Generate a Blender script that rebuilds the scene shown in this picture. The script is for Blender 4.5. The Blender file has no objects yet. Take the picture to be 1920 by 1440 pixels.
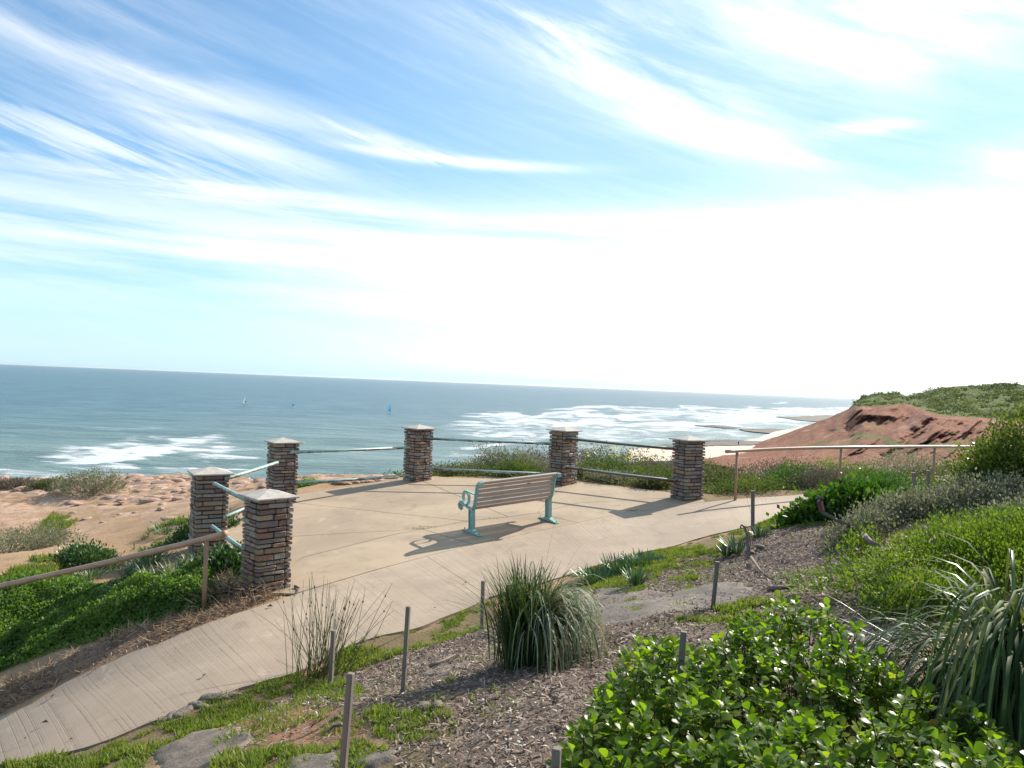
import bpy, bmesh, math, random
import numpy as np
from mathutils import Matrix, Vector
random.seed(7); rng = np.random.default_rng(7)
R = math.radians
S = bpy.context.scene
COL = S.collection

# ------------------------------------------------------------------ camera
F = 1400.0                       # focal length in photo pixels (1920 wide)
ROLL = R(2.31)
ca, sa = math.cos(ROLL), math.sin(ROLL)
cam_d = bpy.data.cameras.new('camera'); cam = bpy.data.objects.new('camera', cam_d); COL.objects.link(cam)
cam_d.sensor_width = 36; cam_d.lens = 36*F/1920; cam_d.clip_start = .05; cam_d.clip_end = 120000
cam.matrix_world = Matrix(((ca, -sa, 0, 0), (0, 0, -1, 0), (sa, ca, 0, 0), (0, 0, 0, 1)))
S.camera = cam

# ------------------------------------------------------------------ light
SUN_AZ, SUN_EL = R(46), R(35)    # azimuth from +Y towards +X
sd = Vector((math.sin(SUN_AZ)*math.cos(SUN_EL), math.cos(SUN_AZ)*math.cos(SUN_EL), math.sin(SUN_EL)))
sl = bpy.data.lights.new('sun', 'SUN'); sun = bpy.data.objects.new('sun', sl); COL.objects.link(sun)
sl.energy = 4.6; sl.angle = R(.53); sl.color = (1, .93, .82)
sun.rotation_euler = sd.to_track_quat('Z', 'Y').to_euler()
S.view_settings.view_transform = 'Standard'; S.view_settings.look = 'None'
S.view_settings.gamma = 1; S.view_settings.use_curve_mapping = False
S.view_settings.exposure = 0.72
S.cycles.max_bounces = 8; S.cycles.transparent_max_bounces = 6; S.cycles.volume_bounces = 0
S.cycles.caustics_reflective = False; S.cycles.caustics_refractive = False

# ------------------------------------------------------------------ node expression helper
class E:
    """tiny wrapper that turns python arithmetic into shader math nodes"""
    def __init__(s, nt, sock): s.nt, s.s = nt, sock
    def _op(s, op, *o, clamp=False):
        n = s.nt.nodes.new('ShaderNodeMath'); n.operation = op; n.use_clamp = clamp
        for i, a in enumerate((s,)+o):
            if isinstance(a, E): s.nt.links.new(a.s, n.inputs[i])
            else: n.inputs[i].default_value = a
        return E(s.nt, n.outputs[0])
    def __add__(s, o): return s._op('ADD', o)
    __radd__ = __add__
    def __mul__(s, o): return s._op('MULTIPLY', o)
    __rmul__ = __mul__
    def __sub__(s, o): return s._op('SUBTRACT', o)
    def __rsub__(s, o): return (s*-1)+o
    def __truediv__(s, o): return s._op('DIVIDE', o)
    def clamp(s): return s._op('ADD', 0.0, clamp=True)
    def fn(s, op, *o): return s._op(op, *o)
    def smooth(s, a, b):
        n = s.nt.nodes.new('ShaderNodeMapRange'); n.interpolation_type = 'SMOOTHSTEP'
        s.nt.links.new(s.s, n.inputs[0]); n.inputs[1].default_value = a; n.inputs[2].default_value = b
        return E(s.nt, n.outputs[0])
def nd(nt, t, **k):
    n = nt.nodes.new(t)
    for a, b in k.items(): setattr(n, a, b)
    return n
def combine(nt, x, y, z=0.0):
    n = nt.nodes.new('ShaderNodeCombineXYZ')
    for i, a in enumerate((x, y, z)):
        if isinstance(a, E): nt.links.new(a.s, n.inputs[i])
        else: n.inputs[i].default_value = a
    return n.outputs[0]
def noise(nt, vec, scale, detail=4, rough=.55, dist=0.0):
    n = nt.nodes.new('ShaderNodeTexNoise'); n.inputs['Scale'].default_value = scale
    n.inputs['Detail'].default_value = detail; n.inputs['Roughness'].default_value = rough
    n.inputs['Distortion'].default_value = dist
    if vec is not None: nt.links.new(vec, n.inputs['Vector'])
    return E(nt, n.outputs[0])
def ramp(nt, fac, stops, interp='LINEAR'):
    n = nt.nodes.new('ShaderNodeValToRGB'); cr = n.color_ramp; cr.interpolation = interp
    while len(cr.elements) < len(stops): cr.elements.new(.5)
    for e, (p, c) in zip(cr.elements, stops): e.position = p; e.color = (*c, 1)
    nt.links.new(fac.s if isinstance(fac, E) else fac, n.inputs[0])
    return n.outputs[0]
def mixc(nt, f, a, b, mode='MIX'):
    n = nt.nodes.new('ShaderNodeMix'); n.data_type = 'RGBA'; n.blend_type = mode
    for i, v in ((0, f), (6, a), (7, b)):
        if isinstance(v, E): nt.links.new(v.s, n.inputs[i])
        elif isinstance(v, (int, float)): n.inputs[i].default_value = v
        elif isinstance(v, tuple): n.inputs[i].default_value = (*v, 1)
        else: nt.links.new(v, n.inputs[i])
    return n.outputs[2]

# ------------------------------------------------------------------ sky: Nishita air with cirrus sheets
W = bpy.data.worlds.new('World'); S.world = W; W.use_nodes = True
nt = W.node_tree; nt.nodes.clear()
wo = nd(nt, 'ShaderNodeOutputWorld'); bg = nd(nt, 'ShaderNodeBackground'); bg.inputs[1].default_value = .12
sky = nd(nt, 'ShaderNodeTexSky', sky_type='NISHITA', sun_disc=False)
sky.sun_elevation = SUN_EL; sky.sun_rotation = SUN_AZ; sky.air_density = 1.0; sky.dust_density = .3; sky.ozone_density = 1.0
tc = nd(nt, 'ShaderNodeTexCoord'); sx = nd(nt, 'ShaderNodeSeparateXYZ'); nt.links.new(tc.outputs['Generated'], sx.inputs[0])
dx, dy, dz = (E(nt, sx.outputs[i]) for i in range(3))
az = dx.fn('ARCTAN2', dy); el = dz.fn('ARCSINE')
def gauss(a, c, w):
    t = (a-c)/w
    return ((t*t)*-1).fn('EXPONENT')
def line_mask(a0, e0, ang, w, l, bend=0.0):
    """a long soft streak centred at azimuth a0 / elevation e0 (degrees), inclined by ang"""
    c_, s_ = math.cos(R(ang)), math.sin(R(ang))
    A_ = az-R(a0); B_ = el-R(e0)
    p = A_*c_+B_*s_; q = B_*c_-A_*s_
    if bend: q = q+p*p*bend
    return gauss(p, 0.0, R(l))*gauss(q, 0.0, R(w))
# streak noises: stretched along a gently descending direction
def streaks(ang, sxs, sys, scale, detail, rough, dist, off=0.0):
    c_, s_ = math.cos(R(ang)), math.sin(R(ang))
    p = az*c_+el*s_; q = el*c_-az*s_
    return noise(nt, combine(nt, p*sxs+off, q*sys), scale, detail, rough, dist)
n1 = streaks(-11, 1.0, 7.0, 2.2, 10, .60, .5)
n2 = streaks(-22, 1.0, 6.0, 2.4, 10, .62, .25, 3.7)
n3 = streaks(-1, .7, 9.0, 2.6, 9, .6, .3, 8.1)
n4 = noise(nt, combine(nt, az*1.0, el*2.0), 2.2, 3, .5, .3)
nf = streaks(-16, 2.0, 26.0, 3.0, 6, .65, .5, 1.3)
right = ((dx*math.sin(SUN_AZ)+dy*math.cos(SUN_AZ))/(dz*dz*-1+1.0001).fn('SQRT')).smooth(.28, 1.08)
low = gauss(el, 8.6*math.pi/180, R(3.6))              # bright sheet above the horizon
cl = low*(n3.smooth(.32, .64)*.72+right*.50+.02)
# cirrus fan on the left: several descending streaks
cl = cl + line_mask(-30, 22.5, -10, 2.6, 13)*n1.smooth(.30, .80)*.50
cl = cl + line_mask(-27, 19.3, -9, 1.3, 12)*(n1.smooth(.32, .66)*.66)
cl = cl + line_mask(-23, 16.4, -9, 1.0, 9)*(n1.smooth(.34, .6)*.7)
cl = cl + line_mask(-30, 14.6, -4, 1.3, 10)*(nf.smooth(.36, .62)*.6)
cl = cl + line_mask(-27, 29.5, -12, 2.0, 11)*n2.smooth(.38, .68)*.55
cl = cl + line_mask(-21, 12.6, -1, .8, 12)*(n3.smooth(.34, .6)*.8)
cl = cl + line_mask(-5.5, 16.4, -2, .35, 7.5, -.10)*.85*nf.smooth(.22, .5)
cl = cl + line_mask(-11, 17.5, -10, .5, 5)*.45*nf.smooth(.3, .6)
# plume running down to the right
cl = cl + line_mask(9, 22.2, -20, 2.6, 11, .30)*(n2.smooth(.32, .68)*.85)
cl = cl + line_mask(15, 18.4, -13, .8, 6, .5)*(nf.smooth(.25, .55)*.7)
cl = cl + line_mask(24, 24.8, -10, 3.6, 11)*(n2.smooth(.34, .72)*.9)
cl = cl + line_mask(3, 26, -6, 1.6, 8)*(n2.smooth(.36, .66)*.6)
cl = cl + line_mask(25, 18.2, -2, .45, 2.6)*.6*nf.smooth(.3, .55)
cl = cl + line_mask(36, 15.2, 5, 1.5, 8)*n2.smooth(.34, .64)*.6
cl = cl + line_mask(20, 12.2, 1, .8, 16)*(n3.smooth(.36, .64)*.6)
cl = cl + line_mask(58, 24, -20, 7, 20)*n2.smooth(.3, .6)+line_mask(-70, 24, 10, 6, 25)*n1.smooth(.4, .65)
# thin veil, thicker low down and towards the sun
cl = cl + n2.smooth(.38, .7)*el.smooth(R(32), R(46))*.55  # high cirrus above the view, added to lift the fill light
cl = cl + n4*.16 + nf.smooth(.4, .8)*.08 + right*gauss(el, R(2.0), R(7.0))*.85
cl = (cl*dz.smooth(-.01, .03)).clamp()
cloud_col = mixc(nt, right, (6.2, 6.4, 6.5), (9.6, 9.3, 8.9))
hzn = gauss(el, 0.0, R(6.5))
skyc = mixc(nt, 1.0, sky.outputs[0], (.43, .76, .91), 'MULTIPLY')
skyc = mixc(nt, right*.62, skyc, (3.1, 4.4, 5.3))
skyc = mixc(nt, hzn*.80, skyc, (3.5, 4.75, 5.4))
col = mixc(nt, cl*.94, skyc, cloud_col)
nt.links.new(col, bg.inputs[0]); nt.links.new(bg.outputs[0], wo.inputs[0])

# ------------------------------------------------------------------ survey: sight lines of the photograph -> places in the world
def ray(px, py):
    u = (px-960)/F; v = (720-py)/F
    return u*ca-v*sa, u*sa+v*ca
def at(px, py, d):
    X, Z = ray(px, py); return np.array((X*d, d, Z*d))
def at_z(px, py, z):
    X, Z = ray(px, py); d = z/Z; return np.array((X*d, d, z))
SEA = -20.0

# ------------------------------------------------------------------ numpy noise
_perm = np.random.default_rng(3).random((512, 512)).astype(np.float64)
def vnoise(x, y):
    x = np.asarray(x, float); y = np.asarray(y, float)
    xi = np.floor(x).astype(int); yi = np.floor(y).astype(int); fx = x-xi; fy = y-yi
    fx = fx*fx*(3-2*fx); fy = fy*fy*(3-2*fy)
    g = lambda a, b: _perm[a % 512, b % 512]
    return (g(xi, yi)*(1-fx)+g(xi+1, yi)*fx)*(1-fy)+(g(xi, yi+1)*(1-fx)+g(xi+1, yi+1)*fx)*fy
def fbm(x, y, o=4, lac=2.03, gain=.5):
    s = 0; a = 1; t = 0
    for i in range(o):
        s = s+a*vnoise(x+17.3*i, y+9.1*i); t += a; x = x*lac; y = y*lac; a *= gain
    return s/t
def sstep(x, a, b):
    t = np.clip((np.asarray(x, float)-a)/(b-a), 0, 1); return t*t*(3-2*t)
def inpoly(x, y, poly):
    x = np.asarray(x); y = np.asarray(y); r = np.zeros(x.shape, bool); n = len(poly); j = n-1
    for i in range(n):
        xi, yi = poly[i][:2]; xj, yj = poly[j][:2]
        with np.errstate(divide='ignore', invalid='ignore'):
            c = ((yi > y) != (yj > y)) & (x < (xj-xi)*(y-yi)/(yj-yi+1e-12)+xi)
        r ^= c; j = i
    return r
def polydist(x, y, poly):
    d = np.full(np.asarray(x).shape, 1e9); n = len(poly)
    for i in range(n):
        a = np.array(poly[i][:2]); b = np.array(poly[(i+1) % n][:2]); ab = b-a
        t = np.clip(((x-a[0])*ab[0]+(y-a[1])*ab[1])/(ab@ab+1e-12), 0, 1)
        d = np.minimum(d, np.hypot(x-a[0]-t*ab[0], y-a[1]-t*ab[1]))
    return np.where(inpoly(x, y, poly), -d, d)      # negative inside

# ------------------------------------------------------------------ surfaces of the place
def zs(x, y):
    """terrace and path surface"""
    x = np.asarray(x, float); y = np.asarray(y, float)
    drop = .13*np.maximum(0, -x-2.4)**1.7*sstep(y, 8.9, 7.2)
    return -3.103+.0407*x+.0594*y-drop
def hit(fn, px, py, dmax=70):
    X, Z = ray(px, py); ds = np.linspace(1.2, dmax, 2400)
    f = Z*ds-fn(X*ds, ds); k = np.argmax(f < 0)
    if k == 0: k = 1
    a, b = ds[k-1], ds[k]
    for _ in range(18):
        m = (a+b)/2
        if Z*m-fn(X*m, m) < 0: b = m
        else: a = m
    return np.array((X*b, b, float(fn(X*b, b))))
def Ps(px, py): return hit(zs, px, py)

near_px = [(-60, 1448), (0, 1433), (60, 1422), (133, 1410), (200, 1387), (267, 1360), (300, 1347), (367, 1323), (417, 1303), (450, 1290), (533, 1270),
           (573, 1257), (620, 1232), (661, 1205), (709, 1190), (788, 1179), (827, 1158), (872, 1143), (918, 1119), (990, 1101), (1064, 1077), (1136, 1056), (1184, 1038),
           (1244, 1027), (1280, 1017), (1340, 1001), (1414, 984), (1459, 966), (1495, 957), (1580, 938), (1700, 924), (1900, 910)]
far_px = [(-60, 1388), (0, 1343), (67, 1318), (110, 1285), (167, 1260), (213, 1240), (243, 1223), (300, 1207), (367, 1177), (463, 1145), (553, 1114),
          (700, 1070), (800, 1043), (888, 1021), (1083, 980), (1174, 961), (1323, 941), (1400, 934), (1500, 928), (1573, 911), (1752, 896), (1900, 888)]
near_w = [Ps(*p) for p in near_px]; far_w = [Ps(*p) for p in far_px]
path_poly = [tuple(p[:2]) for p in near_w]+[tuple(p[:2]) for p in reversed(far_w)]

# piers: nearest corner seen at (px, depth), how far the right-hand face is turned
PIER_S, PIER_H = .45, 1.15
piers = {}
for k, px, d, th in (('A', 488, 9.05, 25), ('B', 369, 10.7, 10), ('C', 514, 14.0, 19.4), ('D', 779, 16.2, 39), ('E', 1057, 15.8, 51), ('F', 1287, 14.3, 41)):
    X, _ = ray(px, 900); c = np.array((X*d, d))
    vb = math.atan2(-c[1], -c[0]); a1 = vb+R(th); a2 = a1-math.pi/2
    ctr = c-(np.array((math.cos(a1), math.sin(a1)))+np.array((math.cos(a2), math.sin(a2))))*PIER_S/2
    piers[k] = (ctr[0], ctr[1], float(zs(ctr[0], ctr[1])), a1)
def outward(k, r):
    c = np.array(piers[k][:2]); o = c-np.array((-.3, 12.3)); o /= np.linalg.norm(o); return tuple(c+o*r)
terr_poly = [tuple(Ps(553, 1114)[:2]), outward('A', .30), outward('B', .42), outward('C', .42), outward('D', .40), outward('E', .40), outward('F', .36),
             tuple(Ps(1323, 941)[:2]), tuple(Ps(1174, 963)[:2]), tuple(Ps(1083, 983)[:2]), tuple(Ps(888, 1024)[:2]), tuple(Ps(700, 1073)[:2])]

ctrl = [at(*c) for c in ((0, 1050, 15.5), (0, 905, 28), (300, 900, 28), (600, 890, 27), (200, 1000, 19), (350, 960, 19), (100, 1200, 9.5), (0, 1250, 9),
        (250, 1100, 11.5), (420, 1085, 10), (300, 1050, 13.5), (757, 1298, 5.0), (650, 1440, 3.7), (1000, 1245, 5.3), (1000, 1400, 3.4),
        (300, 1425, 5.2), (420, 1400, 4.8), (1340, 1140, 6.3), (1411, 1010, 10.3), (1500, 1050, 8), (1600, 1080, 6.9), (1200, 1130, 6.8), (1275, 1250, 4.6),
        (1850, 950, 8), (1740, 915, 13), (1714, 940, 11), (1650, 980, 9), (1550, 975, 10.5))]
ctrl += [np.array(c) for c in ((0, 0, -1.6), (2, 2.5, -1.55), (3, 3.3, -1.45), (8, 6, -.9), (12, 12, -1.2), (8, 20, -2.4), (5, 20, -2.6), (2, 20, -2.5), (-2, 20, -2.8),
        (12, 28, -3.3), (5, 30, -3.5), (20, 30, -3.2), (30, 10, 0), (-15, 0, -4.6), (-7, 2, -3.6), (-30, 20, -5), (0, -5, -1.4), (-4, 2, -2.7), (-6, 24, -3.4), (-9, 14, -3.5), (-7, 11.5, -3.2))]
for L in (near_w, far_w): ctrl += [p+np.array((0, 0, .0)) for p in L[::2]]
for k in 'BCDEF': ctrl.append(np.array((*outward(k, .5), piers[k][2]-.04)))
CP = np.array(ctrl)
def _U(r2): return r2*np.log(r2+1e-9)*.5
n_ = len(CP); K_ = _U(((CP[:, None, :2]-CP[None, :, :2])**2).sum(-1))+np.eye(n_)*.35
Pm = np.c_[np.ones(n_), CP[:, :2]]
_sol = np.linalg.solve(np.block([[K_, Pm], [Pm.T, np.zeros((3, 3))]]), np.r_[CP[:, 2], 0, 0, 0])
def zland(x, y):
    x = np.asarray(x, float); y = np.asarray(y, float); sh = x.shape; q = np.stack([x.ravel(), y.ravel()], 1); out = np.empty(len(q))
    for i in range(0, len(q), 20000):
        b = q[i:i+20000]; out[i:i+20000] = _U(((b[:, None]-CP[None, :, :2])**2).sum(-1))@_sol[:n_]+_sol[n_]+b@_sol[n_+1:]
    return out.reshape(sh)
coast_x = [-60, -32, -25, -19, -12, -9, -5, 0, 5, 10, 20, 60]; coast_y = [24, 26, 28, 28.5, 29, 26.5, 26, 29, 33, 38, 46, 70]
def zg(x, y, detail=True):
    """natural ground"""
    x = np.asarray(x, float); y = np.asarray(y, float)
    z = zland(x, y)
    hard = np.minimum(np.maximum(polydist(x, y, path_poly), 0), np.maximum(polydist(x, y, terr_poly), 0))
    w = sstep(hard, .02, .5)
    zsv = zs(x, y)
    z = zsv-.012+(z-zsv+.012)*sstep(hard, .0, 1.1)
    if detail:
        z = z+w*(fbm(x*1.1, y*1.1, 4)-.5)*.14+w*(fbm(x*6, y*6, 3)-.5)*.035
        rk = sstep(y-np.abs(x+14)*.12, 19.5, 23.5)*sstep(x, -4.0, -6.0)    # limestone ledge
        t = fbm(x*.55+3, y*1.3, 4); st = np.floor(t*9)/9+sstep(t*9-np.floor(t*9), .25, .4)/9
        t2 = fbm(x*1.9+9, y*3.6, 4); s2 = np.floor(t2*7)/7+sstep(t2*7-np.floor(t2*7), .1, .3)/7
        pt = sstep(fbm(x*.33+1, y*.6+5, 3), .42, .56)*.8+sstep(y, 25.0, 27.0)*.35
        pt = pt*sstep(y+x*.05, 20.5, 25.5); z = z+rk*((st-.5)*.20+pt*((s2-.5)*.28+(fbm(x*4, y*6, 3)-.5)*.08))
    cy = np.interp(x, coast_x, coast_y)+(fbm(x*.5, y*.1, 4)-.5)*3.2
    over = np.maximum(0, y-cy); sl = 1.5*sstep(x, 9, 3)+.38
    z = np.maximum(z-over*sl, SEA-1.5)
    inside = sstep(np.minimum(polydist(x, y, path_poly), polydist(x, y, terr_poly)), .02, -.03)
    return z-inside*.045
def G(px, py): return hit(lambda a, b: zg(a, b, False), px, py, 60)
# ------------------------------------------------------------------ object helpers
def tag(o, label=None, cat=None, group=None, kind=None):
    if label: o['label'] = label
    if cat: o['category'] = cat
    if group: o['group'] = group
    if kind: o['kind'] = kind
    return o
def thing(name, loc, label, cat, group=None, rz=0):
    o = bpy.data.objects.new(name, None); COL.objects.link(o); o.empty_display_size = .1
    o.location = loc; o.rotation_euler = (0, 0, rz); return tag(o, label, cat, group)
def link(name, me, parent=None, loc=None):
    o = bpy.data.objects.new(name, me); COL.objects.link(o)
    if parent is not None: o.parent = parent
    if loc is not None: o.location = loc
    return o
def mesh(name, V, Fc, mat=None, smooth=False, attrs=None):
    """V (n,3); Fc: array (m,k) or list of lists"""
    V = np.asarray(V, np.float32); me = bpy.data.meshes.new(name)
    if isinstance(Fc, np.ndarray):
        m, k = Fc.shape; me.vertices.add(len(V)); me.vertices.foreach_set('co', V.ravel())
        me.loops.add(m*k); me.loops.foreach_set('vertex_index', Fc.astype(np.int32).ravel())
        me.polygons.add(m); me.polygons.foreach_set('loop_start', np.arange(0, m*k, k, dtype=np.int32))
        me.polygons.foreach_set('loop_total', np.full(m, k, np.int32))
        me.update(calc_edges=True)
    else: me.from_pydata(V.tolist(), [], Fc)
    if smooth: me.polygons.foreach_set('use_smooth', np.ones(len(me.polygons), bool))
    if attrs:
        for a, v in attrs.items():
            at_ = me.attributes.new(a, 'FLOAT', 'POINT'); at_.data.foreach_set('value', np.asarray(v, np.float32))
    if mat: me.materials.append(mat)
    return me
def grid_faces(nu, nv):
    i = np.arange(nu*nv).reshape(nv, nu)
    return np.stack([i[:-1, :-1], i[:-1, 1:], i[1:, 1:], i[1:, :-1]], -1).reshape(-1, 4)
def unit(v): return v/(np.linalg.norm(v, axis=-1, keepdims=True)+1e-9)
def frames(d, twist=None):
    """d (N,3) leaf axes -> (N,3,3) with columns x (width), y (axis), z (face)"""
    d = unit(d); N = len(d); h = rng.normal(size=(N, 3)); h[:, 2] += 1.2
    x = unit(np.cross(d, h)); z = np.cross(x, d)
    if twist is not None:
        c, s = np.cos(twist)[:, None], np.sin(twist)[:, None]; x, z = x*c+z*s, z*c-x*s
    return np.stack([x, d, z], -1)
def scatter_mesh(name, T, Tf, pos, fr, sc, mat, rnd=None, smooth=False):
    """copy template T (k,3) to N places; sc (N,) or (N,3)"""
    N = len(pos); sc = np.asarray(sc, float)
    if sc.ndim == 1: sc = np.repeat(sc[:, None], 3, 1)
    V = np.einsum('nij,nkj->nki', fr, T[None]*sc[:, None, :])+pos[:, None, :]
    k = len(T); Fa = (Tf[None]+(np.arange(N)*k)[:, None, None]).reshape(-1, Tf.shape[1])
    r = rng.random(N) if rnd is None else rnd
    return mesh(name, V.reshape(-1, 3), Fa, mat, smooth, {'rnd': np.repeat(r, k)})
def tube(path, rad, n=6, cap=True):
    path = np.asarray(path, float); m = len(path); rad = np.broadcast_to(rad, (m,))
    t = np.gradient(path, axis=0); t = unit(t); up = np.array((0, 0, 1.)) if abs(t[0][2]) < .9 else np.array((1., 0, 0))
    V = []; x = unit(np.cross(t[0], up))
    for i in range(m):
        x = unit(x-t[i]*(x@t[i])); y = np.cross(t[i], x)
        for k in range(n):
            a = 2*math.pi*k/n; V.append(path[i]+(x*math.cos(a)+y*math.sin(a))*rad[i])
    Fc = [[i*n+k, i*n+(k+1) % n, (i+1)*n+(k+1) % n, (i+1)*n+k] for i in range(m-1) for k in range(n)]
    if cap: Fc += [list(range(n))[::-1], [(m-1)*n+k for k in range(n)]]
    return V, Fc
class MB:
    def __init__(s): s.V = []; s.F = []
    def add(s, V, Fc):
        o = len(s.V); s.V += [tuple(v) for v in V]; s.F += [[i+o for i in f] for f in Fc]; return s
    def tube(s, *a, **k): return s.add(*tube(*a, **k))
    def box(s, c, size, rot=None):
        hx, hy, hz = (q/2 for q in size)
        V = np.array([(x*hx, y*hy, z*hz) for x in (-1, 1) for y in (-1, 1) for z in (-1, 1)])
        if rot is not None: V = V@np.asarray(rot).T
        return s.add(V+np.asarray(c), [[0, 1, 3, 2], [4, 6, 7, 5], [0, 4, 5, 1], [2, 3, 7, 6], [0, 2, 6, 4], [1, 5, 7, 3]])
    def build(s, name, mat, parent=None, smooth=False, bevel=0, loc=None):
        me = mesh(name, s.V, s.F, None, smooth)
        if bevel:
            bm = bmesh.new(); bm.from_mesh(me)
            bmesh.ops.bevel(bm, geom=[e for e in bm.edges if e.calc_face_angle(0) > .5], offset=bevel, segments=1, affect='EDGES'); bm.to_mesh(me); bm.free()
        me.materials.append(mat); return link(name, me, parent, loc)

# ------------------------------------------------------------------ materials
def mat_new(name):
    m = bpy.data.materials.new(name); m.use_nodes = True; t = m.node_tree; b = t.nodes['Principled BSDF']; return m, t, b
def objco(t): return nd(t, 'ShaderNodeTexCoord').outputs['Object']
def bump(t, b, h, strength=.4, dist=.01):
    n = nd(t, 'ShaderNodeBump'); n.inputs['Strength'].default_value = strength; n.inputs['Distance'].default_value = dist
    t.links.new(h.s if isinstance(h, E) else h, n.inputs['Height']); t.links.new(n.outputs[0], b.inputs['Normal']); return n
def attr(t, name): 
    n = nd(t, 'ShaderNodeAttribute', attribute_name=name); return E(t, n.outputs['Fac'])
def leaf_mat(name, stops, trans=.35, rough=.42, spec=.4, tcol=(1.25, 1.35, .55), patch=0.0, patch_scale=1.2):
    """leaf colours follow the per-leaf number 'rnd'; part of the light goes through the blade"""
    m, t, b = mat_new(name); a = attr(t, 'rnd')
    if patch:
        geo = nd(t, 'ShaderNodeNewGeometry'); a = (a*(1-patch)+noise(t, geo.outputs['Position'], patch_scale, 2).smooth(.3, .7)*patch)
    c = ramp(t, a, stops)
    t.links.new(c, b.inputs['Base Color']); b.inputs['Roughness'].default_value = rough
    b.inputs['Specular IOR Level'].default_value = spec
    tr = nd(t, 'ShaderNodeBsdfTranslucent'); tcn = mixc(t, 1.0, c, tcol, 'MULTIPLY'); t.links.new(tcn, tr.inputs[0])
    mx = nd(t, 'ShaderNodeMixShader'); mx.inputs[0].default_value = trans
    t.links.new(b.outputs[0], mx.inputs[1]); t.links.new(tr.outputs[0], mx.inputs[2]); t.links.new(mx.outputs[0], t.nodes['Material Output'].inputs[0])
    return m
def plain(name, colr, rough=.7, var=.15, scale=30, bmp=.2, metal=0, col2=None, obj_var=0):
    m, t, b = mat_new(name); co = objco(t); n = noise(t, co, scale, 5, .6)
    c2 = col2 or tuple(q*(1-var*2) for q in colr)
    c = mixc(t, n.smooth(.3, .7), colr, c2)
    if obj_var:
        oi = nd(t, 'ShaderNodeObjectInfo'); c = mixc(t, 1.0, c, ramp(t, oi.outputs['Random'], [(0, (1-obj_var,)*3), (1, (1+obj_var*.4,)*3)]), 'MULTIPLY')
    t.links.new(c, b.inputs['Base Color']); b.inputs['Roughness'].default_value = rough; b.inputs['Metallic'].default_value = metal
    if bmp: bump(t, b, n, bmp, .004)
    return m
# concrete with broomed lines (path) and smooth trowelled concrete (terrace)
def concrete(name, base, ribs):
    m, t, b = mat_new(name); co = objco(t)
    big = noise(t, co, .55, 5, .6, .6); mid = noise(t, co, 4.5, 6, .65); fine = noise(t, co, 120, 3, .7)
    c = mixc(t, big.smooth(.32, .66), base, tuple(q*f for q, f in zip(base, (.72, .71, .72))))
    c = mixc(t, mid.smooth(.52, .75)*.5, c, tuple(q*f for q, f in zip(base, (.62, .58, .54))))
    c = mixc(t, fine.smooth(.35, .7)*.45, c, tuple(q*.62 for q in base))
    stain = noise(t, co, 1.7, 5, .7, 1.2)
    c = mixc(t, stain.smooth(.54, .72)*.42, c, (.17, .135, .10))
    c = mixc(t, noise(t, co, .9, 6, .75, 2.0).smooth(.60, .66)*.22, c, (.60, .52, .42))
    spot = noise(t, co, 55, 2, .5).smooth(.72, .8)
    c = mixc(t, spot*.55, c, (.09, .07, .06))
    h = mid*.3+fine*.5
    if ribs:
        at_ = attr(t, 'along')
        s_ = nd(t, 'ShaderNodeSeparateXYZ'); t.links.new(co, s_.inputs[0])
        x_, y_ = E(t, s_.outputs[0]), E(t, s_.outputs[1])
        broken = noise(t, co, 2.0, 3, .6); grain = noise(t, co, 14, 3, .6)
        a_ = at_+grain*.006
        l1 = noise(t, combine(t, a_, 0.0, 0.0), 26.0, 3, .7).smooth(.50, .66)
        l2 = noise(t, combine(t, a_, 4.0, 0.0), 9.0, 6, .8).smooth(.56, .70)
        bk = broken.smooth(.30, .58)*noise(t, co, 22, 3, .6).smooth(.25, .55)
        g = (l1*.55+l2*.75)*(bk*.8+.2)
        l3 = noise(t, combine(t, a_, 9.0, 0.0), 3.5, 3, .8).smooth(.5, .7)
        g = g+l3*bk*.35
        c = mixc(t, (g*.85).clamp(), c, (.17, .125, .09))
        h = h-g*1.0
    t.links.new(c, b.inputs['Base Color']); b.inputs['Roughness'].default_value = .85
    bump(t, b, h, .55, .006); return m
M = {}
M['terrace'] = concrete('terrace_concrete', (.455, .345, .23), False)
M['path'] = concrete('path_concrete', (.455, .355, .255), True)
M['joint'] = plain('joint_dirt', (.08, .055, .035), .95)
M['cap'] = plain('pier_cap_concrete', (.50, .45, .39), .8, .16, 9, .4)
M['mortar'] = plain('mortar', (.10, .085, .075), .95)
M['teal'] = plain('teal_paint', (.30, .50, .46), .45, .12, 26, .15, col2=(.23, .42, .38))
def stone_mat():
    m, t, b = mat_new('pier_stone'); co = objco(t); oi = nd(t, 'ShaderNodeObjectInfo')
    rmp = ramp(t, oi.outputs['Random'], [(0, (.17, .145, .13)), (.12, (.30, .26, .22)), (.26, (.20, .125, .10)), (.38, (.28, .19, .125)), (.5, (.24, .205, .18)), (.62, (.33, .225, .13)), (.70, (.16, .10, .095)), (.78, (.35, .29, .235)), (.88, (.25, .14, .09)), (.95, (.36, .275, .17))], 'CONSTANT')
    # world position so that stones sharing one mesh do not share the same marks
    geo = nd(t, 'ShaderNodeNewGeometry'); po = geo.outputs['Position']
    n = noise(t, po, 16, 6, .65); n2 = noise(t, po, 60, 4, .6); n3 = noise(t, po, 7, 3, .6, .5)
    c = mixc(t, n.smooth(.42, .7)*.75, rmp, mixc(t, .5, rmp, (.30, .17, .09)))
    c = mixc(t, n3.smooth(.6, .75)*.5, c, (.20, .19, .18)); c = mixc(t, n2.smooth(.35, .75)*.55, c, (.055, .042, .038))
    t.links.new(c, b.inputs['Base Color']); b.inputs['Roughness'].default_value = .62; bump(t, b, n*.8+n2*.5, .8, .012); return m
M['stone'] = stone_mat()
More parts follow.
